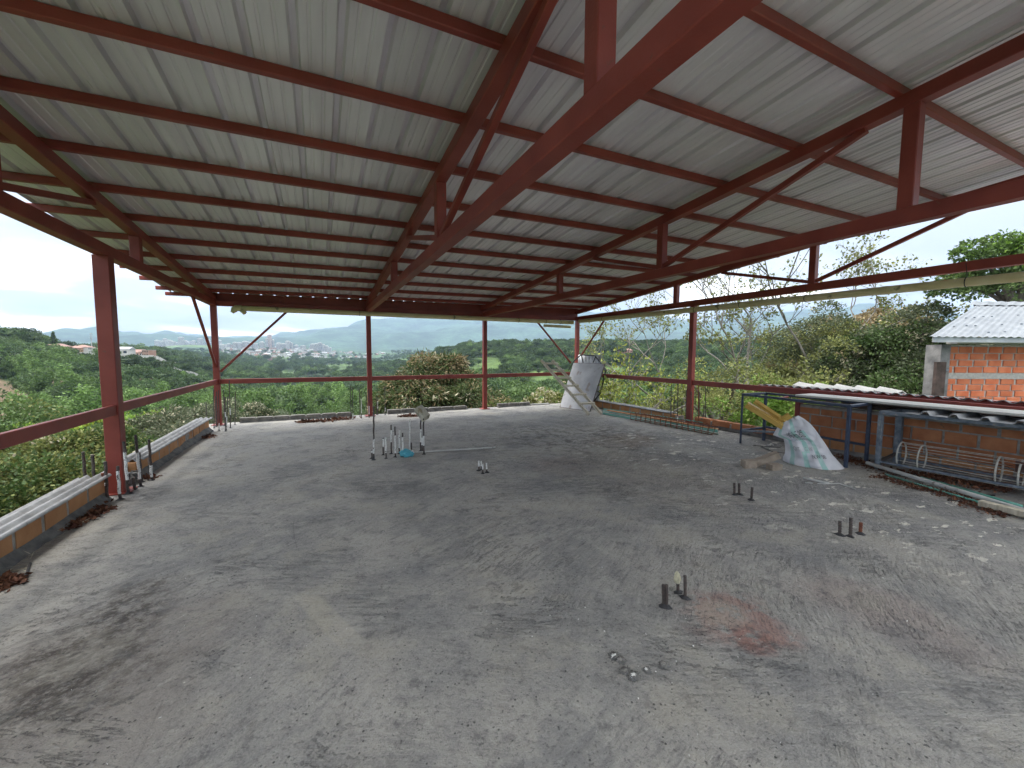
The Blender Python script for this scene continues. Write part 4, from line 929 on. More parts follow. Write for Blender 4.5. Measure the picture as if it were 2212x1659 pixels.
# far left parapet
e_ = T('parapet_wall', 'low clay brick parapet between the two left posts under a corrugated cap', 'parapet', (-2.2, 9, -.09))
spart('mortar_bed', MB().box((-2.295, 8.75, .015), (.15, 3.86, .19)), mortar, e_)
brick_row(e_, (-2.215, 6.82), (-2.215, 10.72), -.045, .195, .40, .045, .14, clay_ochre, (-1, 0), 5)
fillet(e_, [(-2.212, 10.72, 0), (-2.212, 6.82, 0), (1, 0, 0)], .075, .085, seed=4)
mb = MB(); wavy_sheet(mb, (-2.15, 6.86, .172), (0, 1, 0), (-1, 0, .02), 3, .092, .021, 3.9); o = mb.build('cap_sheet', [fibre], smooth=True); tag(o, 'pale corrugated cap sheet lying on the far left parapet', 'cap sheet')
mb = MB(); wavy_sheet(mb, (-2.30, 6.55, .10), (.02, 1, .02), (-1, 0, .02), 2, .092, .021, .9); o = mb.build('cap_sheet', [fibre], smooth=True); tag(o, 'short lower cap sheet end poking out beside the near left post', 'cap sheet')
mb = MB()
for k in range(26): mb.box((-2.25+random.gauss(0, .06), 6.66+random.gauss(0, .08), fz(-2.2, 6.7)+.03+abs(random.gauss(0, .05))), [random.uniform(.03, .09) for _ in range(3)], Matrix.Rotation(random.random()*3, 3, (random.random(), random.random(), 1)))
o = mb.build('mortar_rubble', [skirt]); tag(o, 'crumbled mortar lumps at the near end of the far left parapet', 'rubble', kind='stuff')
# back parapets of grey blocks
for (x0, x1, lab, n_) in ((-1.80, .78, 'long low grey block kerb in the left back bay', 7), (1.72, 4.12, 'low grey block kerb in the middle back bay below the mango tree', 6), (5.16, 6.35, 'short grey block kerb left of the leaning board', 3)):
    e_ = T('block_kerb', lab, 'kerb', ((x0+x1)/2, 11.72, -.12)); z = fz(x0, 11.7); Lb = (x1-x0)/n_
    spart('mortar_bed', MB().box(((x0+x1)/2, 11.775, z+.045), (x1-x0-.02, .10, .11)), mortar, e_)
    brick_row(e_, (x0, 11.70), (x1, 11.70), z+.002, .118, Lb-.045, .045, .125, block, (0, 1), int(x0*10)+40, name='block')
    fillet(e_, [(x1, 11.695, 0), (x0, 11.695, 0), (0, -1, 0)], .05, .04, seed=x0)
e_ = T('mortar_strip', 'thin pale mortar strip on the slab edge left of the leaning board', 'mortar strip', (6.7, 11.75, -.1)); spart('strip', MB().box((6.72, 11.76, fz(6.7, 11.7)+.018), (.74, .1, .045)), conc, e_)
# right parapet (far part) with cap
e_ = T('parapet_wall', 'low brick parapet with zinc cap between right back corner and side post', 'parapet', (7.95, 9, -.07))
spart('mortar_bed', MB().box((8.056, 9.1, .02), (.14, 4.2, .18)), mortar, e_)
brick_row(e_, (7.98, 11.2), (7.98, 7.05), -.055, .17, .36, .05, .14, clay_ochre, (1, 0), 9)
mb = MB(); wavy_sheet(mb, (7.94, 7.3, .142), (0, 1, 0), (1, 0, .02), 3, .092, .018, 4.1); o = mb.build('cap_sheet', [fibre], smooth=True); tag(o, 'pale corrugated cap sheet on the parapet behind the green pipes', 'cap sheet')
# right low wall then high wall
e_ = T('parapet_wall', 'single course of orange clay bricks right of the side post', 'parapet', (7.95, 5.4, -.04))
spart('mortar_bed', MB().box((8.036, 5.42, .03), (.15, 2.3, .17)), mortar, e_)
brick_row(e_, (7.955, 6.55), (7.955, 4.29), -.03, .185, .42, .05, .15, clay, (1, 0), 12)
fillet(e_, [(7.95, 4.3, 0), (7.95, 6.55, 0), (-1, 0, 0)], .07, .07, seed=9)
e_ = T('brick_wall', 'hollow clay brick wall behind the metal tables on the right', 'wall', (7.95, 2, 0))
spart('mortar_bed', MB().box((8.012, .6, .355), (.212, 7.3, .73)), mortar, e_)
def grooved_brick(e_, c, L_, h, m_):       # hollow clay brick face with raised bands
    mb_ = MB(); mb_.box(c, (.15, L_, h), jit=.002)
    nb_ = 4
    for k in range(nb_): mb_.box((c[0]-.077, c[1], c[2]-h/2+(k+.5)*h/nb_), (.006, L_-.006, h/nb_*.62))
    o = mb_.build('brick', [m_]); o.parent = e_; o.matrix_parent_inverse = parent_world(e_).inverted()
rr_ = random.Random(4)
for row in range(4):
    zc_ = .005+.19*row+.085; y = 4.24; first = True
    hh = .168 if row < 3 else .10
    if row == 3: zc_ = .575+.05
    while y > -2.9:
        L_ = .31 if not (first and row % 2 == 0) else .15
        L_ = min(L_, y+3.0)
        grooved_brick(e_, (8.005+rr_.uniform(-.006, .006)-.035, y-L_/2, zc_), L_, hh, clay if row else clay_ochre); y -= L_+rr_.uniform(.024, .040); first = False
fillet(e_, [(7.89, -2.9, 0), (7.89, 4.25, 0), (-1, 0, 0)], .10, .05, conc_dark, seed=13)
o = MB().beam((8.02, 4.33, fz(8, 4)), (8.02, 4.33, .80), .11, .09).build('red_steel_stub', [steel]); tag(o, 'short red steel stub post at the end of the brick wall', 'post')
# neighbour's shed roof just outside the rail
e_ = T('neighbour_roof', 'low corrugated zinc roof just outside the right guard rail', 'roof', (9.3, 2, .9))
mb = MB(); wavy_sheet(mb, (8.22, -3.0, 1.012), (1, 0, -.10), (0, 1, 0), 52, .158, .02, 1.55, seg=6); spart('sheet', mb, fibre, e_, smooth=True)
spart('rafter', MB().beam((8.34, -3, .965), (8.34, 5.3, .965), .06, .08), steel, e_); spart('rafter', MB().beam((9.6, -3, .88), (9.6, 5.3, .88), .06, .08), wood_dark, e_)
for y in (-2.5, 1, 4.6): spart('post', MB().beam((9.6, y, -6.5), (9.6, y, .83), .1, .1), wood_dark, e_)
zz_ = Z(2544, 1000, 1488)
for k, (a, b_) in enumerate([((880, 745), (1000, 770)), ((985, 758), (1115, 778)), ((1100, 770), (1235, 790)), ((1220, 778), (1365, 800)), ((1350, 790), (1500, 808))]):
    p = at_x(*zz_(*a), 8.95); q = at_x(*zz_(*b_), 8.95); zt = .965; mb = MB()
    dy_ = (p.y-q.y)*.06; v0 = [(8.72, p.y-dy_*2.5, zt+.045), (8.70, q.y+dy_*.5, zt+.005), (8.98, q.y+dy_*.5, zt+.055), (9.0, p.y-dy_, zt+.105), (9.22, q.y+dy_, zt-.02), (9.22, p.y-dy_, zt+.03)]
    vs = v0 + [(x, y, z-.012) for x, y, z in v0]; mb.add(vs, [(0, 3, 2, 1), (3, 5, 4, 2), (6, 7, 8, 9), (9, 8, 10, 11), (0, 1, 7, 6), (5, 11, 10, 4), (0, 6, 9, 3), (3, 9, 11, 5), (1, 2, 8, 7), (2, 4, 10, 8)])
    o = mb.build('ridge_tile', [panelwhite]); tag(o, ['far left', 'second from left', 'middle', 'second from right', 'far right'][k] + ' of the five white ridge sheets lying on the zinc roof', 'ridge sheet', 'white ridge sheets on the low roof')
# ---- house
pale_mortar = mat('pale_mortar', (.40, .38, .35), (.56, .53, .49), rough=.95, scale=20, bump=.6)
house_roof = mat('chalky_zinc_roof', (.17, .185, .20), (.23, .245, .26), rough=.6, scale=3)
hd = Vector((math.sin(YAW), math.cos(YAW), 0)); hr = Vector((math.cos(YAW), -math.sin(YAW), 0)); HDp = 8.0
def hp(px, py, d):
    r_ = ray(px, py); return r_*(d/(hd.dot(r_))) + Vector((0, 0, EYE))
zh = Z(3600, 950, 432, 1103); Rh = Matrix((hr, hd, Vector((0, 0, 1)))).transposed()
c0 = hp(*zh(360, 1040), HDp); ztop = c0.z; lat0 = c0.dot(hr); e_ = T('brick_house', 'orange brick house with pale zinc roof at the right edge', 'house', (c0.x, c0.y, -6))
def H3(lat, z, d): return hr*lat + hd*d + Vector((0, 0, z))
zb_ = hp(*zh(360, 1590), HDp).z
el_ = hp(*zh(145, 965), HDp-.32); rl = hp(*zh(630, 640), HDp+2.4); dd = rl-el_
dpl = Vector((dd.x, dd.y, 0)); ww = [H3(lat0, 0, HDp+.06), H3(lat0+4.4, 0, HDp+.06)]; ww += [ww[1]+dpl, ww[0]+dpl]; ww = [Vector((q.x, q.y, zz__)) for zz__ in (-7.2, ztop) for q in ww]
spart('mortar_bed', MB().add(ww, [(3, 2, 1, 0), (4, 5, 6, 7), (0, 1, 5, 4), (1, 2, 6, 5), (2, 3, 7, 6), (3, 0, 4, 7)]), pale_mortar, e_)
rows_z = [hp(*zh(420, y), HDp).z for y in (1060, 1122, 1128, 1189, 1196, 1256, 1263, 1322, 1386, 1437, 1443, 1500, 1507, 1562)]
rows = [(rows_z[i], rows_z[i+1]) for i in range(0, 14, 2)]
z = rows[-1][1]-.012
for k in range(7): rows.append((z, z-.128)); z -= .142
rr_ = random.Random(8)
for i, (za, zb2) in enumerate(rows):
    s = lat0 + .02 + (0 if i % 2 else -.0); first = True
    while s < lat0+3.2:
        L_ = .255*rr_.uniform(.95, 1.05)
        if first: L_ = (.12 if i % 2 else .20); first = False
        c = H3(s+L_/2, (za+zb2)/2, HDp+.06+.075-.008-rr_.uniform(0, .004)); mb = MB(); mb.box(c, (L_, .15, za-zb2), Rh, jit=.003)
        for q in range(3): mb.box(c - hd*.0765 + Vector((0, 0, (q-1)*(za-zb2)*.31)), (L_-.01, .005, (za-zb2)*.2), Rh)
        spart('brick', mb, clay_house, e_); s += L_+rr_.uniform(.028, .048)
zc1 = (rows_z[7]+rows_z[8])/2; spart('tie_beam', MB().box(H3(lat0+2.2, zc1, HDp+.125), (4.4, .16, rows_z[7]-rows_z[8]-.012), Rh, jit=.002), pale_mortar, e_)
pa_ = hp(*zh(262, 1035), HDp-.02); w_c = hp(*zh(358, 1035), HDp-.02).dot(hr)-pa_.dot(hr)
spart('column', MB().box(H3(lat0-w_c/2-.01, ztop/2-3.3, HDp+.12), (w_c, .3, ztop+6.6), Rh), conc_dark, e_)
mb = MB().box(H3(lat0-w_c*.98, zb_+.03, HDp-.02), (w_c*1.0, .06, (hp(*zh(260, 1228), HDp).z-zb_)*1.0), Rh); mb.v = [v_+Vector((0, 0, (hp(*zh(260, 1228), HDp).z-zb_)*.5)) for v_ in mb.v]
spart('form_board', mb, wood_dark, e_, label='dark stained formwork board')
spart('clamp', MB().box(H3(lat0-w_c*.7, hp(*zh(270, 1295), HDp).z, HDp-.03), (w_c*1.15, .03, .03), Rh), greyframe, e_)
# fascia and roof
f0 = hp(*zh(200, 985), HDp-.28); fz0 = hp(*zh(300, 962), HDp-.28).z; fz1 = hp(*zh(300, 1015), HDp-.28).z
spart('fascia', MB().box(H3(f0.dot(hr)+2.4, (fz0+fz1)/2, HDp-.26), (4.8, .03, fz0-fz1), Rh), zinc_out, e_)
spart('wall_plate', MB().box(H3(lat0+2.3, ztop+.07, HDp+.02), (4.5, .2, .10), Rh), panelwhite, e_)
ex = Vector((hr.x, hr.y, 0))
spans = [(0, 1.0, 0, .20), (.0, 1, .2, .5), (0, 1, .5, 1)]
mb = MB(); n_ = 150; m_s = 10; v = []; f = []; nrm = ex.cross(dd).normalized(); nrm = nrm if nrm.z > 0 else -nrm
for j in range(m_s+1):
    for i in range(n_+1):
        s = i/n_*5.2; v.append(el_ + ex*s + dd*(j/m_s) + nrm*(.012*math.sin(s/.076*math.pi) + .012*(j % 3 == 0)))
for j in range(m_s):
    for i in range(n_): a = j*(n_+1)+i; f.append((a, a+1, a+n_+2, a+n_+1))
mb.add(v, f); spart('roof_sheet', mb, house_roof, e_, smooth=True)
mb = MB(); v = []; f = []      # other slope
rb_ = rl + ex*0; bk_ = dpl*.8 + Vector((0, 0, -1.0))
for j in range(3):
    for i in range(41): v.append(rl + ex*(i/40*5) + bk_*(j/2) - Vector((0, 0, .02)))
for j in range(2):
    for i in range(40): a = j*41+i; f.append((a, a+1, a+42, a+41))
mb.add(v, f); spart('back_roof_sheet', mb, zinc_out, e_)
mb = MB(); v = []; f = []
for i in range(61):
    t_ = i/60; p = rl - ex*.12 + ex*(5.0*t_) + Vector((0, 0, .03+.012*math.sin(i*1.6)))
    v += [p - dd.normalized()*.28 + Vector((0, 0, -.0)), p + Vector((0, 0, .06)), p + bk_.normalized()*.25]
for i in range(60):
    for q in range(2): a = i*3+q; f.append((a, a+3, a+4, a+1))
mb.add(v, f); spart('ridge_cap', mb, house_roof, e_)
# screws/hooks
mb = MB()
for (x, y) in ((515, 785), (600, 780), (690, 770), (775, 770), (920, 690), (1040, 755), (875, 850), (1070, 845), (395, 870), (520, 862), (610, 862), (740, 930), (905, 925)):
    zc_ = zh(x, y); r_ = ray(*zc_); t_ = (el_-Vector((0, 0, EYE))).dot(nrm)/r_.dot(nrm); c = Vector((0, 0, EYE))+r_*t_; mb.box(c+nrm*.03, (.03, .03, .02))
o = spart('roof_hook', mb, greyframe, e_); o['kind'] = 'stuff'

# ---- reinforcing bars
def rebar(ptop, pbase, r, label, group, white=None, zoomed=None, red=False, tarb=.1, base=None, bent=None):
    b = fl(*pbase) if base is None else base; top = at_base(*ptop, b); b = Vector((b.x, b.y, fz(b.x, b.y)-.02)); d = top-b; Ln = d.length; n = max(8, int(Ln/.011)) if r > .0105 else 14
    pts = [b+d*(i/n) + Vector((.002*math.sin(i*.4), .002*math.cos(i*.3), 0)) for i in range(n+1)]; rs = [r*(1.13 if i % 2 else .93) if r > .0105 else r for i in range(n+1)]
    mb_ = MB(); mb_.tube(pts, r, 7, rs=rs)
    mi = []
    for i in range(n):
        t_ = (i+.5)/n; k = 2 if t_ < tarb else 0
        if white and white[0] < t_ < white[1]: k = 1
        mi += [k]*7
    mb_.m[:len(mi)] = mi; mb_.m[-1] = 0
    # tar smear round the foot
    a0 = len(mb_.v); ft = Vector((b.x, b.y, fz(b.x, b.y)+.004)); mb_.add([ft+Vector(((r*random.uniform(2, 4.2))*math.cos(k), (r*random.uniform(2, 4.2))*math.sin(k), -.003)) for k in [j*1.047 for j in range(6)]]+[ft+Vector((0, 0, r*1.8))], [(k, (k+1) % 6, 6) for k in range(6)], 2)
    o = mb_.build('rebar', [rust if red else darksteel, paintwhite, tar]); tag(o, label, 'rebar', group); return o
def bars(zf, lst, r, where, group, names=None):
    n = len(lst)
    lst = sorted(lst, key=lambda q: q[0][0]); nth = ['leftmost', 'second', 'third', 'fourth', 'fifth', 'sixth', 'seventh', 'eighth', 'ninth', 'tenth', 'eleventh', 'twelfth', 'thirteenth']
    for i, q in enumerate(lst):
        t_, b_ = q[0], q[1]; wh = q[2] if len(q) > 2 else None; tall = abs(t_[1]-b_[1])
        if wh: wh = ((b_[1]-wh[1])/(b_[1]-t_[1]), (b_[1]-wh[0])/(b_[1]-t_[1]))
        kind = 'rusty' if (len(q) > 3 and q[3]) else ('white painted' if wh else 'bare dark')
        pos = 'rightmost' if i == n-1 else nth[i] + (' from left' if i else '')
        rebar(zf(*t_), zf(*b_), r, '%s bar, %s %s' % (kind, pos, where), group, wh, red=len(q) > 3 and q[3])
b1 = Z(300, 1600, 600)
bars(b1, [((98, 660), (160, 1290)), ((237, 705), (280, 1330)), ((380, 968), (400, 1262), None, True), ((422, 800), (455, 1370)), ((600, 868), (638, 1355), (930, 1250)), ((692, 510), (757, 1270), (655, 1050)),
          ((862, 415), (937, 1170), (660, 1040)), ((912, 670), (950, 1100)), ((832, 1035), (850, 1210)), ((1055, 480), (1100, 1075), (840, 1000)), ((668, 505), (700, 1080))], .0145, 'round the near left post', 'bars round the near left post')
b2 = Z(800, 1500, 650)
bars(b2, [((42, 285), (46, 640)), ((141, 115), (146, 632)), ((168, 205), (172, 615)), ((182, 140), (187, 605)), ((208, 122), (212, 672), (560, 625)), ((275, 120), (290, 600)), ((294, 210), (302, 675), (400, 470)), ((332, 208), (308, 660), (460, 640)), ((352, -8), (366, 628), (350, 440)), ((433, 145), (425, 585))], .010, 'round the left back corner post', 'bars round the left back corner post')
b3 = Z(1400, 1500, 600)
bars(b3, [((-74, 75), (-66, 545)), ((-45, 95), (-38, 560), (450, 555)), ((57, 125), (65, 515)), ((82, 145), (86, 545), (260, 460)), ((152, 160), (156, 495)), ((190, 120), (197, 535), (345, 490)), ((302, 200), (304, 490)), ((320, 235), (322, 495), (290, 400)), ((425, 85), (430, 495), (375, 450))], .010, 'round the second back post', 'bars round the second back post')
C_ = [((265, 365), (262, 1145), (830, 1040)), ((235, 1000), (238, 1125), (1005, 1040)), ((403, 830), (402, 1075), (835, 950)), ((438, 820), (443, 1125), (822, 1030)), ((516, 638), (519, 1060), (715, 880)), ((572, 662), (578, 1108), (785, 1030)), ((636, 715), (633, 1060), (716, 960)), ((680, 755), (688, 1100), (812, 1000)), ((785, 560), (785, 1015), (562, 990)), ((809, 895), (812, 1045)), ((945, 570), (943, 1022), (700, 880)), ((965, 820), (966, 1025), (822, 920)), ((985, 545), (992, 1065), (790, 930))]
bars(b3, C_, .012, 'in the row under the plastic can', 'bars in the row on the slab')
bars(b3, [((1790, 1155), (1790, 1302), (1157, 1235)), ((1825, 1155), (1826, 1287), (1157, 1230)), ((1845, 1198), (1847, 1342), (1200, 1270)), ((1900, 1188), (1904, 1328), (1190, 1268))], .011, 'in the small cluster of four mid slab', 'small cluster of four bars')
b4 = Z(2050, 1350, 800)
bars(b4, [((1640, 455), (1636, 850)), ((1672, 570), (1668, 850)), ((1714, 440), (1708, 890), (790, 880)), ((1757, 640), (1755, 860)), ((1804, 508), (1797, 880)), ((1858, 530), (1855, 905)), ((1934, 450), (1940, 905), None, True), ((1945, 530), (1947, 890)), ((1997, 675), (1990, 900)), ((2010, 440), (2016, 890))], .011, 'round the right side post', 'bars round the right side post')
b5 = Z(2544, 1000, 1488)
bars(b5, [((516, 1340), (517, 1410)), ((544, 1342), (545, 1408)), ((621, 1366), (615, 1440))], .013, 'cut short beyond the brick scraps', 'short bars before the brick scraps')
bars(b5, [((1134, 1563), (1133, 1645)), ((1199, 1545), (1195, 1655)), ((1256, 1572), (1254, 1638), None, True)], .013, 'in the short trio on the right of the slab', 'short trio right')
b6 = Z(2450, 2200, 450, 1357)
bars(b6, [((490, 305), (490, 560)), ((527, 307), (525, 568)), ((655, 200), (664, 402)), ((746, 200), (748, 465))], .0105, 'cut short at the edge of the red stain', 'short bars by the red stain')
e_pos = at_base(*b6(655, 222), fl(*b6(664, 402)))
bm = bmesh.new(); bmesh.ops.create_icosphere(bm, subdivisions=3, radius=1)
for v_ in bm.verts:
    k = 1+.3*noise.noise(v_.co*2.5); v_.co = Vector((v_.co.x*.022*k*(1-.3*v_.co.z), v_.co.y*.022*k*(1-.3*v_.co.z), v_.co.z*.042*k)) + e_pos
me = bpy.data.meshes.new('foam_plug'); bm.to_mesh(me); bm.free(); me.materials.append(foam); o = bpy.data.objects.new('foam_plug', me); COL.objects.link(o); tag(o, 'cream foam plug stuck on a cut bar by the red stain', 'foam plug')
# ---- plastic can upside down on two bars
cb_ = fl(*b3(992, 1065)); pc = [at_base(*b3(*q), cb_) for q in ((905, 385), (985, 340), (1095, 465), (1030, 590), (965, 605), (873, 470))]
ctr = at_base(*b3(968, 470), cb_)
e_ = T('plastic_can', 'cut open cream plastic can hung over the tallest pair of bars', 'can', ctr)
vr = Vector((cb_.y, -cb_.x, 0)).normalized(); vd = Vector((cb_.x, cb_.y, 0)).normalized()
ax = (vr*.52 + Vector((0, 0, -.62)) - vd*.45).normalized(); s1 = vd.cross(ax).normalized(); s1 = ax.cross(Vector((0, 0, 1))).normalized(); s2 = ax.cross(s1); Rr = Matrix.Rotation(.5, 3, ax); s1, s2 = Rr@s1, Rr@s2
W_, L2 = .068, .12
def ringc(t_, k_=1): 
    o_ = ctr + ax*t_; pr_ = [(-1, -.8), (-.8, -1), (.8, -1), (1, -.8), (1, .8), (.8, 1), (-.8, 1), (-1, .8)]; return [o_ + s1*(a*W_*k_) + s2*(b_*W_*.95*k_) for a, b_ in pr_]
R_ = [ringc(-L2*1.05, .6), ringc(-L2*.98, .95), ringc(-L2*.8), ringc(-L2*.3, 1.0), ringc(-L2*.25, .975), ringc(-L2*.2, 1.0), ringc(L2*.35, 1.0), ringc(L2*.40, .975), ringc(L2*.45, 1.), ringc(L2*.92, 1.02)]
vs = [p for r__ in R_ for p in r__]; fs = [(i*8+k, i*8+(k+1) % 8, i*8+8+(k+1) % 8, i*8+8+k) for i in range(len(R_)-1) for k in range(8)] + [tuple(range(8))]
o = me_obj('can_body', vs, fs, canplastic); o.parent = e_; o.matrix_parent_inverse = parent_world(e_).inverted(); sm = o.modifiers.new('t', 'SOLIDIFY'); sm.thickness = .003
# ---- blue cloth bundle
cp = fl(*b3(745, 1100)); e_ = T('blue_bundle', 'crumpled blue cloth bundle tied with white at the foot of the bars', 'cloth bundle', cp)
def blob(c, rx, ry, rz_, seed, m_, name, amp=.28, fr=2.2):
    bm = bmesh.new(); bmesh.ops.create_icosphere(bm, subdivisions=4, radius=1)
    for v_ in bm.verts:
        k = 1+amp*noise.noise(v_.co*fr+Vector((seed, 0, 0)))+amp*.35*noise.noise(v_.co*fr*3+Vector((seed, 3, 0))); v_.co = Vector((v_.co.x*rx*k, v_.co.y*ry*k, max(v_.co.z, -.75)*rz_*k))+Vector(c)
    me = bpy.data.meshes.new(name); bm.to_mesh(me); bm.free(); me.materials.append(m_); o = bpy.data.objects.new(name, me); COL.objects.link(o)
    me.polygons.foreach_set('use_smooth', [True]*len(me.polygons)); o.parent = e_; o.matrix_parent_inverse = parent_world(e_).inverted(); return o
blob(cp+Vector((.02, -.02, .045)), .085, .06, .055, 1, cloth, 'cloth'); blob(cp+Vector((-.02, .05, .055)), .085, .06, .065, 4, cloth, 'cloth_fold'); blob(cp+Vector((.085, .02, .05)), .03, .05, .05, 7, paintwhite, 'white_tie')
def rod(name, label, cat, pts, r, m_, group=None, n=10): o = MB().tube(pts, r, n).build(name, [m_], smooth=True); return tag(o, label, cat, group)
def onf(px, py, h): p = fl(px, py); return Vector((p.x, p.y, fz(p.x, p.y)+h))
rod('conduit', 'thin cream plastic conduit lying on the slab right of the blue bundle', 'conduit', [onf(*b3(828, 1050), .014), onf(*b3(2030, 975), .014)], .0115, whitepipe)

# ---- leaning board, black frame, zinc piece, ladder
zl = Z(2050, 1350, 800)
bl, br_ = fl(*zl(425, 700)), fl(*zl(752, 748)); bl.z += .01; br_.z += .01
tl_, tr_ = at_x(*zl(575, 218), 7.62), at_x(*zl(915, 228), 7.80)
e_ = T('leaning_board', 'grey cement board panel leaning in the right back corner', 'board', (bl+br_)/2)
nb_ = (br_-bl).cross(tl_-bl).normalized(); nb_ = nb_ if nb_.x < 0 else -nb_
q4 = [bl, br_, tr_, tl_]; mb = MB(); mb.add(q4+[p-nb_*.035 for p in q4], [(0, 1, 2, 3), (7, 6, 5, 4), (0, 4, 5, 1), (1, 5, 6, 2), (2, 6, 7, 3), (3, 7, 4, 0)]); spart('panel', mb, board, e_)
mb = MB()
for k in range(4): a, b_ = q4[k], q4[(k+1) % 4]; mb.beam(a-nb_*.018, b_-nb_*.018, .014, .042, upv=nb_)
spart('edge_trim', mb, darksteel, e_)
e_ = T('steel_stand', 'black steel frame standing behind the leaning board', 'metal frame', (7.9, 10.3, -.1))
P8 = [at_x(*zl(x, y), 7.93) for x, y in ((575, 205), (655, 132), (805, 140), (872, 215), (925, 300), (905, 400), (870, 545), (815, 612))]
for a, b_ in zip(P8[:-1], P8[1:]): spart('frame_bar', MB().beam(a, b_, .035, .035), tar, e_)
for a, b_ in (((660, 130), (682, 215)), ((815, 145), (790, 215)), ((835, 525), (870, 548)), ((520, 300), (575, 205))): spart('frame_bar', MB().beam(at_x(*zl(*a), 7.93), at_x(*zl(*b_), 7.93), .03, .03), tar, e_)
spart('leg', MB().beam(P8[-1], Vector((7.9, P8[-1].y+.25, -.07)), .035, .035), tar, e_)
c1, c2 = at_x(*zl(622, 130), 8.02), at_x(*zl(868, 150), 8.02)
mb = MB(); wavy_sheet(mb, (8.01, c1.y, .0), (.02, 0, 1), (0, c2.y-c1.y, 0), 7, abs(c2.y-c1.y)/7, .02, c1.z, thick=.002); o = mb.build('zinc_offcut', [zinc_out], smooth=True); tag(o, 'upright piece of ribbed zinc sheet behind the black frame', 'zinc sheet')
# ladder
e_ = T('wooden_ladder', 'home made pale wooden ladder leaning across the cement board', 'ladder', fl(*zl(745, 790)))
fa, fb = fl(*zl(742, 790)), fl(*zl(878, 782)); fa.z += .03; fb.z += .03; ta, tb_ = at_y(*zl(225, 190), 10.55), at_y(*zl(345, 192), 10.62)
spart('rail', MB().beam(fa, ta, .055, .085, upv=(0, -1, .5)), wood, e_); spart('rail', MB().beam(fb, tb_, .055, .085, upv=(0, -1, .5)), wood, e_)
for (x, y) in ((340, 232), (400, 302), (482, 385), (566, 473), (652, 567), (745, 665)):
    t_ = (y-190)/(790-190)
    # follow the rails: find the parameter whose picture height matches
    best = min([i/200 for i in range(201)], key=lambda s_: abs(pix(ta.lerp(fa, s_).lerp(tb_.lerp(fb, s_), .5))[1]-zl(x, y)[1]))
    a, b_ = ta.lerp(fa, best), tb_.lerp(fb, best); dn = Vector((0, -.045, .02)); ov = (b_-a).normalized()*.05
    spart('rung', MB().beam(a+dn-ov, b_+dn+ov, .07, .045, upv=(0, -.3, 1)), wood, e_)
# ---- green pipes, bar cage, plank by right parapet
za = Z(2050, 1350, 800)
for k, (a, b_, h, lab) in enumerate([((905, 735), (2100, 910), .10, 'uppermost green conduit of the bundle by the right parapet'), ((890, 750), (2145, 985), .05, 'green conduit second from top of the bundle by the right parapet'), ((900, 765), (2150, 1000), .02, 'green conduit lying lowest behind the rusty bar cage'), ((895, 775), (2060, 1000), .018, 'green conduit at the front of the bundle under the rusty cage'), ((905, 742), (2140, 975), .075, 'green conduit third from top of the bundle by the right parapet')]):
    p, q = onf(*za(*a), h), onf(*za(*b_), h); p = onf(*za(a[0], a[1]+h*180), h); q = onf(*za(b_[0], b_[1]+h*200), h); rod('green_conduit', lab, 'conduit', [p, p.lerp(q, .5)+Vector((0, 0, .006)), q], .0145, greenpipe, 'green conduits by the right parapet')
p, q = onf(*za(950, 775), .11), onf(*za(2140, 985), .09); o = MB().beam(p, q, .09, .025).build('timber_plank', [clay_ochre]); tag(o, 'long reddish plank lying on the green conduits', 'plank')
ca, cb2 = onf(*za(1205, 845), .03), onf(*za(2040, 1005), .03); e_ = T('rebar_cage', 'rusty reinforcement cage lying along the right parapet', 'rebar cage', ca)
dcg = (cb2-ca).normalized(); sc_ = Vector((dcg.y, -dcg.x, 0)); sc_ = sc_ if sc_.x > 0 else -sc_
for (u, v_) in ((0, 0), (.16, 0), (0, .15), (.16, .15)): spart('long_bar', MB().tube([ca-dcg*.05+sc_*u+Vector((0, 0, v_)), (ca+cb2)/2+sc_*u+Vector((0, 0, v_+.01)), cb2+dcg*.1+sc_*u+Vector((0, 0, v_-.005))], .0085, 6), rust, e_)
for k in range(15):
    c = ca.lerp(cb2, k/14); tw_ = random.uniform(-.05, .05); pts = [c+dcg*tw_*s_+sc_*u+Vector((0, 0, v_)) for u, v_, s_ in ((-.01, -.012, 0), (.17, -.012, 0), (.175, .16, 1), (.08, .20+random.uniform(-.02, .02), 1), (-.015, .16, 1), (-.01, -.012, 0), (.03, -.012, 0))]; spart('stirrup', MB().tube(pts, .0065, 5), rust, e_)
# ---- tables on the right
h_ = Z(2800, 1400, 1232)
e_ = T('steel_table', 'navy blue steel table frame in front of the brick wall', 'table frame', (7.2, 3.9, 0))
A_, B_, C2, D2 = [Vector((x, y, fz(x, y))) for x, y in ((7.05, 4.78), (7.69, 4.75), (6.85, 3.03), (7.52, 3.07))]; zt = .865
for p in (A_, B_, C2, D2): spart('leg', MB().beam(p, Vector((p.x, p.y, zt)), .045 if p is not A_ else .03, .045 if p is not A_ else .03), blueframe, e_)
for a, b_ in ((A_, B_), (B_, D2), (D2, C2), (C2, A_)): spart('top_rail', MB().beam(Vector((a.x, a.y, zt+.02)), Vector((b_.x, b_.y, zt+.02)), .04, .04), blueframe, e_)
for a, b_, z_ in ((A_, B_, .22), (D2, B_, .24), (C2, D2, .0), (A_, C2, .0)):
    if z_: spart('stretcher', MB().beam(Vector((a.x, a.y, z_)), Vector((b_.x, b_.y, z_)), .035, .035), blueframe, e_)
spart('stretcher', MB().beam(A_+Vector((0, 0, .24)), Vector((7.68, 4.3, .2)), .03, .04), greyframe, e_)
spart('cross_bar', MB().beam(Vector((7.1, 4.2, zt)), Vector((7.6, 4.3, zt)), .03, .03), steel, e_)
e_ = T('steel_table', 'dusty grey blue steel table frame at the right edge', 'table frame', (7.4, 1.6, 0))
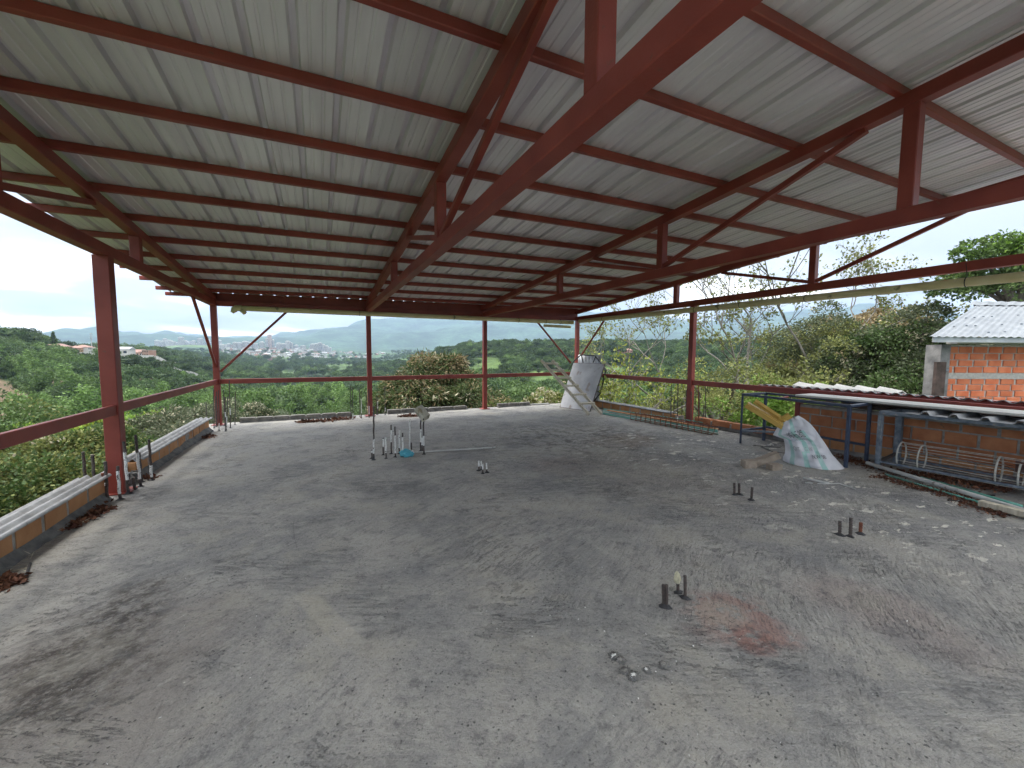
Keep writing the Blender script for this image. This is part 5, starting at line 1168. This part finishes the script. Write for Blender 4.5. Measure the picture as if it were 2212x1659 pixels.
E1, F1, G1, H1 = [Vector((x, y, fz(x, y))) for x, y in ((7.19, 2.80), (7.70, 2.78), (7.35, .3), (7.8, .35))]; zt2 = .78
for p, w2 in ((E1, .055), (F1, .075), (G1, .055), (H1, .055)): spart('leg', MB().beam(p, Vector((p.x, p.y, zt2-.001)), w2, w2), greyframe, e_)
for a, b_ in ((E1, F1), (F1, H1), (H1, G1), (G1, E1)): spart('top_rail', MB().beam(Vector((a.x, a.y, zt2+.025)), Vector((b_.x, b_.y, zt2+.025)), .05, .05), greyframe, e_)
for a, b_ in ((E1, G1), (F1, H1)): spart('stretcher', MB().beam(Vector((a.x, a.y, .10)), Vector((b_.x, b_.y, .10)), .045, .03), greyframe, e_)
spart('stretcher', MB().beam(E1+Vector((0, 0, .1)), F1+Vector((0, 0, .18)), .045, .03), darksteel, e_)
# corrugated sheets lying on the grey frame, profile seen end-on
prof = []; x = 0
def trap_sheet(y0, y1, x0, x1, z, name, label):
    v = []; n = 0; ys = []; y = y1
    while y > y0: ys += [(y, 0), (y-.16, 0), (y-.19, .045), (y-.235, .045), (y-.265, 0)]; y -= .265
    for X in (x0, x1):
        for (yy, hh_) in ys: v.append((X, yy, z+hh_))
    n = len(ys); f = [(i, i+1, n+i+1, n+i) for i in range(n-1)]; o = me_obj(name, v, f, fibre); sm = o.modifiers.new('t', 'SOLIDIFY'); sm.thickness = .006; tag(o, label, 'sheet')
trap_sheet(.0, 2.55, 7.15, 7.85, zt2+.055, 'ribbed_sheet', 'ribbed white sheet lying on the grey table under the long panel')
# long white panel
o = MB().beam((7.62, 4.05, .925), (7.62, .0, .925), .50, .032).build('sheathing_board', [panelwhite]); tag(o, 'long off white panel laid over both metal tables', 'panel')
for k, (y0_, y1_, z_, x_, w2, lab) in enumerate([(4.3, .0, .765, 7.97, .2, 'lowest dark plank on top of the brick wall'), (4.1, .2, .80, 7.92, .16, 'middle dark plank of the stack on the brick wall'), (3.6, -.1, .835, 7.96, .2, 'upper dark plank of the stack on the brick wall'), (4.2, 1.1, .87, 8.0, .14, 'top dark plank of the stack on the brick wall')]):
    o = MB().beam((x_, y0_, z_), (x_+.03, y1_, z_+.01), w2, .028).build('old_plank', [wood_dark]); tag(o, lab, 'plank', 'planks stacked on the brick wall')
o = MB().beam((7.86, 3.4, .885), (7.86, .1, .90), .1, .02).build('grey_batten', [wood]); tag(o, 'thin pale batten on the plank stack above the wall', 'batten')
# ---- yellow gutter piece standing in the sack
sb = fl(*h_(700, 770))
def yg(a, b_, w2, dep, lab, roll=0):
    p, q = at_base(*h_(*a), sb)+Vector((0, 0, 0)), at_base(*h_(*b_), sb); d = (q-p).normalized(); vdir = Vector((sb.x, sb.y, 0)).normalized(); s = d.cross(vdir).normalized(); s = s if s.z > 0 else -s; n_ = -vdir; Rr = Matrix.Rotation(roll, 3, d); s = Rr@s; n_ = Rr@n_
    pr = [(-w2, .0), (-w2, dep*.25), (-w2*.8, dep*.3), (-w2*.6, dep), (w2*.55, dep), (w2*.62, dep*.85), (w2*.95, dep*.8), (w2, 0)]; v = [c+s*a_+n_*b2 for c in (p, p.lerp(q, .5), q) for a_, b2 in pr]; n = len(pr)
    f = [(i, i+1, n+i+1, n+i) for i in range(n-1)]+[(n+i, n+i+1, 2*n+i+1, 2*n+i) for i in range(n-1)]; o = me_obj('yellow_gutter', v, f, yellow); sm = o.modifiers.new('t', 'SOLIDIFY'); sm.thickness = .004; tag(o, lab, 'gutter piece')
yg((252, 345), (560, 530), .052, .07, 'long yellow gutter section sticking out of the white sack', .2)
yg((305, 325), (520, 470), .03, .05, 'thinner yellow gutter offcut behind the long one in the sack', -.7)
yg((470, 470), (560, 420), .05, .04, 'short folded yellow gutter end at the mouth of the sack', .5)
# ---- woven sack
Lft = [(505, 738), (508, 715), (522, 690), (524, 655), (520, 618), (512, 590), (470, 575), (436, 562), (455, 530), (475, 497), (500, 468)]
Rgt = [(945, 797), (915, 765), (880, 725), (850, 692), (828, 655), (800, 612), (770, 570), (735, 520), (700, 480), (660, 448), (618, 424)]
sv = Vector((sb.x, sb.y, 0)).normalized()
def sack_pt(u, v):
    k = v*(len(Lft)-1); i = min(int(k), len(Lft)-2); t_ = k-i; l = Vector(Lft[i]).lerp(Vector(Lft[i+1]), t_); r_ = Vector(Rgt[i]).lerp(Vector(Rgt[i+1]), t_)
    bot = 42*math.sin(math.pi*min(u, 1))*(1-v)**3*.9
    uu = u; p2 = l.lerp(r_, uu); p = at_base(*h_(p2.x, p2.y+bot*.35), sb); wd = (at_base(*h_(*r_), sb)-at_base(*h_(*l), sb)).length
    dent = .05*noise.noise(Vector((u*2.1+4, v*2.6, 2)))+.035*noise.noise(Vector((u*4.5, v*6.0, 11)))
    bulge = math.sin(math.pi*u)**.6*wd*(.20+.14*(1-v))*(1-.5*v**3)
    fold = .022*abs(math.sin(u*7-v*9+3*noise.noise(Vector((u*2, v*3, 5)))))+.016*math.sin(u*9+v*13+2*noise.noise(Vector((u*3, v*5, 1))))+.012*noise.noise(Vector((u*9, v*12, 3)))+.03*noise.noise(Vector((u*3.2, v*4.3, 8)))
    fold += -.035*math.exp(-((v-.36-.22*(1-u))/.035)**2)*(u > .02)
    return p - sv*(bulge+(fold+dent)*math.sin(math.pi*u)**.5)
def sack_back(u, v): p = sack_pt(u, v); l, r_ = sack_pt(0, v), sack_pt(1, v); q = l.lerp(r_, u); return q + sv*(math.sin(math.pi*u)**.6*.10)
e_ = T('woven_sack', 'white woven plastic sack with teal stripes slumped by the tables', 'sack', sb)
nu, nv = 64, 72; v = []; f = []; mi = []
for j in range(nv+1):
    for i in range(nu+1): p = sack_pt(i/nu, j/nv); p.z = max(p.z, fz(p.x, p.y)+.006); v.append(p)
for j in range(nv):
    for i in range(nu):
        a = j*(nu+1)+i; f.append((a, a+1, a+nu+2, a+nu+1)); u, vv = (i+.5)/nu, (j+.5)/nv
        s_ = (.12 < u < .20) or (.44 < u < .54 and vv > .30) or (.66 < u < .75 and vv < .72) or (.38 < u < .47 and vv < .34)
        mi.append(1 if s_ else 0)
sackw = mat('woven_sack_white', (.56, .56, .59), (.68, .68, .70), rough=.55, scale=5, bump=.25, bscale=26); sackt = mat('woven_sack_teal', (.30, .52, .47), (.42, .60, .55), rough=.55, scale=9, bump=.25, bscale=26)
o = me_obj('sack_front', v, f, [sackw, sackt], mi=mi, smooth=True); o.parent = e_; o.matrix_parent_inverse = parent_world(e_).inverted()
v = []; f = []
for j in range(25):
    for i in range(21): p = sack_back(i/20, j/24); p.z = max(p.z, fz(p.x, p.y)+.004); v.append(p)
for j in range(24):
    for i in range(20): a = j*21+i; f.append((a, a+21, a+22, a+1))
o = me_obj('sack_back', v, f, [sackw], smooth=True); o.parent = e_; o.matrix_parent_inverse = parent_world(e_).inverted()
ink = mat('faded_black_print', (.05, .05, .05), (.20, .20, .20), rough=.7, scale=30)
inkf = mat('pale_grey_print', (.22, .23, .24), (.40, .42, .42), rough=.7, scale=30)
def print_on_sack(txt, u0, v0, du, size, m_, dv_du=0.0):
    cu = bpy.data.curves.new('print', 'FONT'); cu.body = txt; cu.size = 1; to = bpy.data.objects.new('print', cu); COL.objects.link(to); dg = bpy.context.evaluated_depsgraph_get(); me = bpy.data.meshes.new_from_object(to.evaluated_get(dg)); bpy.data.objects.remove(to)
    if not len(me.vertices): return
    bm = bmesh.new(); bm.from_mesh(me); bmesh.ops.triangulate(bm, faces=bm.faces)
    for v_ in bm.verts:
        x, y = v_.co.x*size, v_.co.y*size; u = u0 + x*du; vv = v0 + y*du*1.15 + x*dv_du; u = min(max(u, .02), .98); vv = min(max(vv, .01), .99); p = sack_pt(u, vv); v_.co = p - sv*.006
    bm.to_mesh(me); bm.free(); me.materials.clear(); me.materials.append(m_); o = bpy.data.objects.new('print', me); COL.objects.link(o); o.parent = e_; o.matrix_parent_inverse = parent_world(e_).inverted()
print_on_sack('\u70bc\u77f3\u8721', .30, .60, 1, .135, ink, .05)
print_on_sack('(58# PARAFFIN)', .33, .535, 1, .052, inkf, .05)
print_on_sack('Q/T    G.W', .20, .335, 1, .09, inkf, .02)
print_on_sack('N.W 50', .56, .22, 1, .085, ink, .0)
# ---- brick scraps, debris, conduits
def lump(name, label, cat, c, size, R, m_, seed):
    bm = bmesh.new(); bmesh.ops.create_cube(bm, size=1); bmesh.ops.subdivide_edges(bm, edges=bm.edges, cuts=5, use_grid_fill=True)
    for v_ in bm.verts:
        p = Vector((v_.co.x*size[0], v_.co.y*size[1], v_.co.z*size[2])); p *= 1+.10*noise.noise(v_.co*3+Vector((seed, 0, 0))); v_.co = R@p + Vector(c)
    me = bpy.data.meshes.new(name); bm.to_mesh(me); bm.free(); me.materials.append(m_); o = bpy.data.objects.new(name, me); COL.objects.link(o); tag(o, label, cat, 'brick scraps on the slab')
q = fl(*h_(275, 797)); lump('brick_scrap', 'squarish brick scrap at the left of the three scraps', 'brick scrap', q+Vector((.03, .04, .055)), (.17, .12, .11), Matrix.Rotation(-.4, 3, 'Z'), rubble, 1)
q = fl(*h_(400, 790)); lump('brick_scrap', 'long brick scrap propped up in the middle of the three scraps', 'brick scrap', q+Vector((.04, .06, .10)), (.36, .12, .09), Matrix.Rotation(-.55, 3, 'Z')@Matrix.Rotation(-.42, 3, 'Y'), rubble, 2)
q = fl(*h_(460, 812)); lump('brick_scrap', 'small brick scrap at the right of the three scraps', 'brick scrap', q+Vector((.02, .04, .04)), (.16, .12, .085), Matrix.Rotation(-.3, 3, 'Z'), rubble, 3)
rod('broken_conduit', 'bent white plastic conduit stub with black tape on the slab before the sack', 'conduit', [onf(*h_(652, 872), .012), onf(*h_(770, 897), .012), onf(*h_(835, 910), .012)], .0125, whitepipe)
rod('thin_conduit', 'thin kinked white rod beside the bent conduit stub', 'conduit', [onf(*h_(668, 903), .008), onf(*h_(800, 912), .008), onf(*h_(905, 908), .008), onf(*h_(1020, 948), .008)], .006, whitepipe)
rod('long_white_pipe', 'long dusty white plastic pipe lying beside the grey table', 'pipe', [onf(*h_(1100, 787), .06), onf(*h_(1500, 905), .045), onf(*h_(1800, 995), .04), onf(*h_(2130, 1095), .035), onf(*h_(2400, 1175), .035)], .026, whitepipe, n=14)
rod('green_conduit', 'green conduit in front of the long white pipe', 'conduit', [onf(*h_(1230, 848), .016), onf(*h_(1560, 950), .016), onf(*h_(1900, 1050), .016), onf(*h_(2150, 1120), .016)], .014, greenpipe)
rod('green_conduit', 'green conduit behind the long white pipe', 'conduit', [onf(*h_(1480, 890), .05), onf(*h_(1900, 1000), .03), onf(*h_(2195, 1080), .02)], .019, greenpipe)
rod('black_rod', 'thin black rod on the slab behind the long pipe', 'rod', [onf(*h_(1840, 985), .01), onf(*h_(2005, 995), .01)], .007, tar)
rod('black_rod', 'thin black wire in front of the long pipe at the right edge', 'wire', [onf(*h_(1670, 1022), .008), onf(*h_(1800, 1045), .008), onf(*h_(1860, 1068), .008)], .005, tar)
z5 = Z(0, 1800, 500, 1508)
rod('black_rod', 'short black steel offcut lying on the slab at bottom left', 'rod', [onf(*z5(282, 1512), .01), onf(*z5(360, 1275), .01)], .008, tar)
mb = MB(); p0 = onf(*h_(300, 637), .012); 
for (a, b_, c) in (((300, 637), (400, 655), (490, 655)), ((345, 640), (430, 690), (520, 695)), ((350, 650), (400, 680), (470, 690))): mb.tube([onf(*h_(*a), .012), onf(*h_(*b_), .03), onf(*h_(*c), .012)], .005, 5)
o = mb.build('black_cable', [tar]); tag(o, 'loose black cable lying left of the white sack', 'cable')
mb = MB()
for k in range(9): c = onf(*h_(418, 640), .02+.012*(k % 3)); mb.box(c+Vector((random.gauss(0, .018), random.gauss(0, .02), 0)), (.018, .018, .012))
o = mb.build('white_chips', [paintwhite]); tag(o, 'little heap of white chips on the black cable', 'chips', kind='stuff')
# wire cage cylinder
e_ = T('wire_cylinder', 'long cylindrical wire cage with round hoops under the grey table', 'wire cage', (7.45, 2.0, 0)); R0 = .175; pale = mat('pale_galvanised_wire', (.42, .40, .35), (.60, .58, .52), rough=.6, scale=30)
c0_ = Vector((7.33, 2.60, .23)); c1_ = Vector((7.50, .15, .21)); dc = (c1_-c0_).normalized(); sA_ = dc.cross(Vector((0, 0, 1))).normalized(); sB_ = sA_.cross(dc)
def cyl(t_, a): return c0_.lerp(c1_, t_) + sA_*(R0*math.cos(a)) + sB_*(R0*math.sin(a))
for t_, m2 in ((0, pale), (.085, pale), (.36, pale), (.43, pale), (.75, pale), (1, pale)): spart('hoop', MB().tube([cyl(t_, 2*math.pi*k/24) for k in range(25)], .0095, 6, caps=False), m2, e_)
for k in range(10): a = .3+2*math.pi*k/10; spart('long_wire', MB().tube([cyl(-.0, a), cyl(.5, a)+Vector((0, 0, random.uniform(-.006, .006))), cyl(1, a)], .0042, 5), pale, e_)
mb = MB(); rr_ = random.Random(2)
for k in range(26):
    t_ = rr_.uniform(.22, .5); a = rr_.uniform(0, 6.28); pts = [cyl(t_, a)]
    for i in range(5): pts.append(pts[-1]+Vector((rr_.gauss(0, .03), rr_.gauss(0, .06), rr_.gauss(0, .03))))
    mb.tube(pts, .0022, 4)
o = spart('tangled_wire', mb, rust, e_); o['kind'] = 'stuff'
o = MB().box((7.35, 1.28, .27), (.012, .62, .20), Matrix.Rotation(.16, 3, 'X')@Matrix.Rotation(-.7, 3, 'Y')).build('brown_sheet', [brownsheet]); tag(o, 'dark brown metal sheet resting on the wire cage at the right edge', 'metal sheet')
mb = MB().tube([(7.52, 1.30, .34), (7.52, 1.30, .42)], .05, 12, rs=[.04, .048]); o = mb.build('white_cup', [paintwhite]); tag(o, 'white plastic cup lodged on the wire cage', 'cup')
o = MB().beam((7.12, .9, .03), (7.2, .2, .03), .1, .035).build('timber_offcut', [wood]); tag(o, 'pale timber offcut at the right edge beyond the long pipe', 'timber')
q = fl(*h_(2160, 1130)); o = MB().beam(q+Vector((0, .25, .045)), q+Vector((-.1, -.5, .045)), .09, .06).build('timber_block', [wood]); tag(o, 'thick pale timber block by the end of the white pipe', 'timber')

# ---- dry leaves and litter
def litter(name, label, zf, poly, n, s, m_, seed, hmax=.03, wr=.32):
    g = np.random.default_rng(seed); P = []
    for k in range(n):
        i = g.integers(0, len(poly)-1); a, b_ = poly[i], poly[i+1]; t_ = g.random(); x = a[0]+(b_[0]-a[0])*t_ + g.normal(0, 1)*a[2]; y = a[1]+(b_[1]-a[1])*t_ + g.normal(0, 1)*a[3]; p = fl(*zf(x, y)); P.append((p.x, p.y, fz(p.x, p.y)+.003+g.random()*hmax))
    P = np.array(P); V, F = leaves(P, g.normal(0, 1, (n, 3))*np.array([1, 1, .35]), s, s*wr, 0, .2); V[:, 2] = np.maximum(V[:, 2], fz(0, 0)+V[:, 0]*FX+V[:, 1]*FY+.002); o = np_obj(name, V, F, m_); tag(o, label, 'leaf litter', kind='stuff')
litter('leaf_litter', 'rusty brown dry leaves against the near left parapet', z5, [(760, 850, 45, 20), (980, 740, 60, 22), (1240, 610, 30, 8)], 900, .05, leafdry, 1, .02)
litter('leaf_litter', 'rusty brown dry leaves at the bottom left edge of the picture', z5, [(0, 1540, 30, 24), (110, 1490, 50, 20), (200, 1470, 20, 8)], 420, .05, leafdry, 2, .02)
litter('leaf_litter', 'dry leaves along the left half of the long back kerb', b2, [(1290, 560, 20, 4), (1500, 550, 50, 7), (1980, 500, 40, 7)], 900, .07, leafdry, 3, .03)
litter('leaf_litter', 'dark dry leaves at the foot of the middle back kerb', b3, [(690, 520, 60, 8), (860, 505, 40, 8)], 220, .08, leafdry, 4, .02)
litter('leaf_litter', 'dry leaves caught beside the base of the near left bars', b1, [(980, 1050, 40, 12), (1130, 1030, 40, 10)], 240, .04, leafdry, 5, .02)
litter('leaf_litter', 'dark litter at the far end of the far left parapet', b1, [(1830, 470, 30, 8), (1990, 430, 30, 10)], 200, .05, leafdry, 6, .02)
litter('leaf_litter', 'dry leaves and twigs along the long white pipe', h_, [(1150, 850, 30, 6), (1450, 930, 40, 8), (1700, 990, 50, 8), (1950, 1090, 40, 18), (2100, 1120, 40, 18)], 1300, .035, leafdry, 7, .015)
litter('leaf_litter', 'dark litter swept under the tables along the brick wall', h_, [(900, 715, 30, 8), (1300, 830, 60, 12), (1700, 880, 80, 14), (2100, 950, 60, 18)], 1600, .045, leafdry, 8, .02)
litter('twigs', 'thin twigs and straw among the leaves by the near left parapet', z5, [(880, 740, 80, 20), (430, 1080, 60, 30), (150, 1480, 60, 14)], 50, .11, wood, 9, .01, .035)
# pale paint chips scattered on the slab
litter('paint_chips', 'small white chips scattered over the whole slab', lambda x, y: (x, y), [(300, 1000, 200, 60), (1200, 1080, 380, 130), (1900, 1250, 250, 150), (1100, 1500, 500, 100), (300, 1200, 200, 80)], 260, .012, paintwhite, 10, .001)
# tar lumps with white crust, bottom middle
mb = MB()
e_ = T('tar_lumps', 'tarred bar stumps with white crust at the bottom middle of the slab', 'bar stumps', fl(1340, 1450))
for k, (x, y, s) in enumerate(((1327, 1420, .021), (1352, 1452, .019), (1370, 1462, .020), (1435, 1437, .017), (1398, 1448, .012), (1340, 1428, .018))):
    p = fl(x, y); blob(p+Vector((0, 0, .004)), s*1.3, s*1.2, s*.55, k, skirt, 'stump', .9, 3.5); blob(p+Vector((-.006, 0, .010)), s*.7, s*.5, s*.35, k+9, mortar if k % 2 else paintwhite, 'crust', .9, 4)
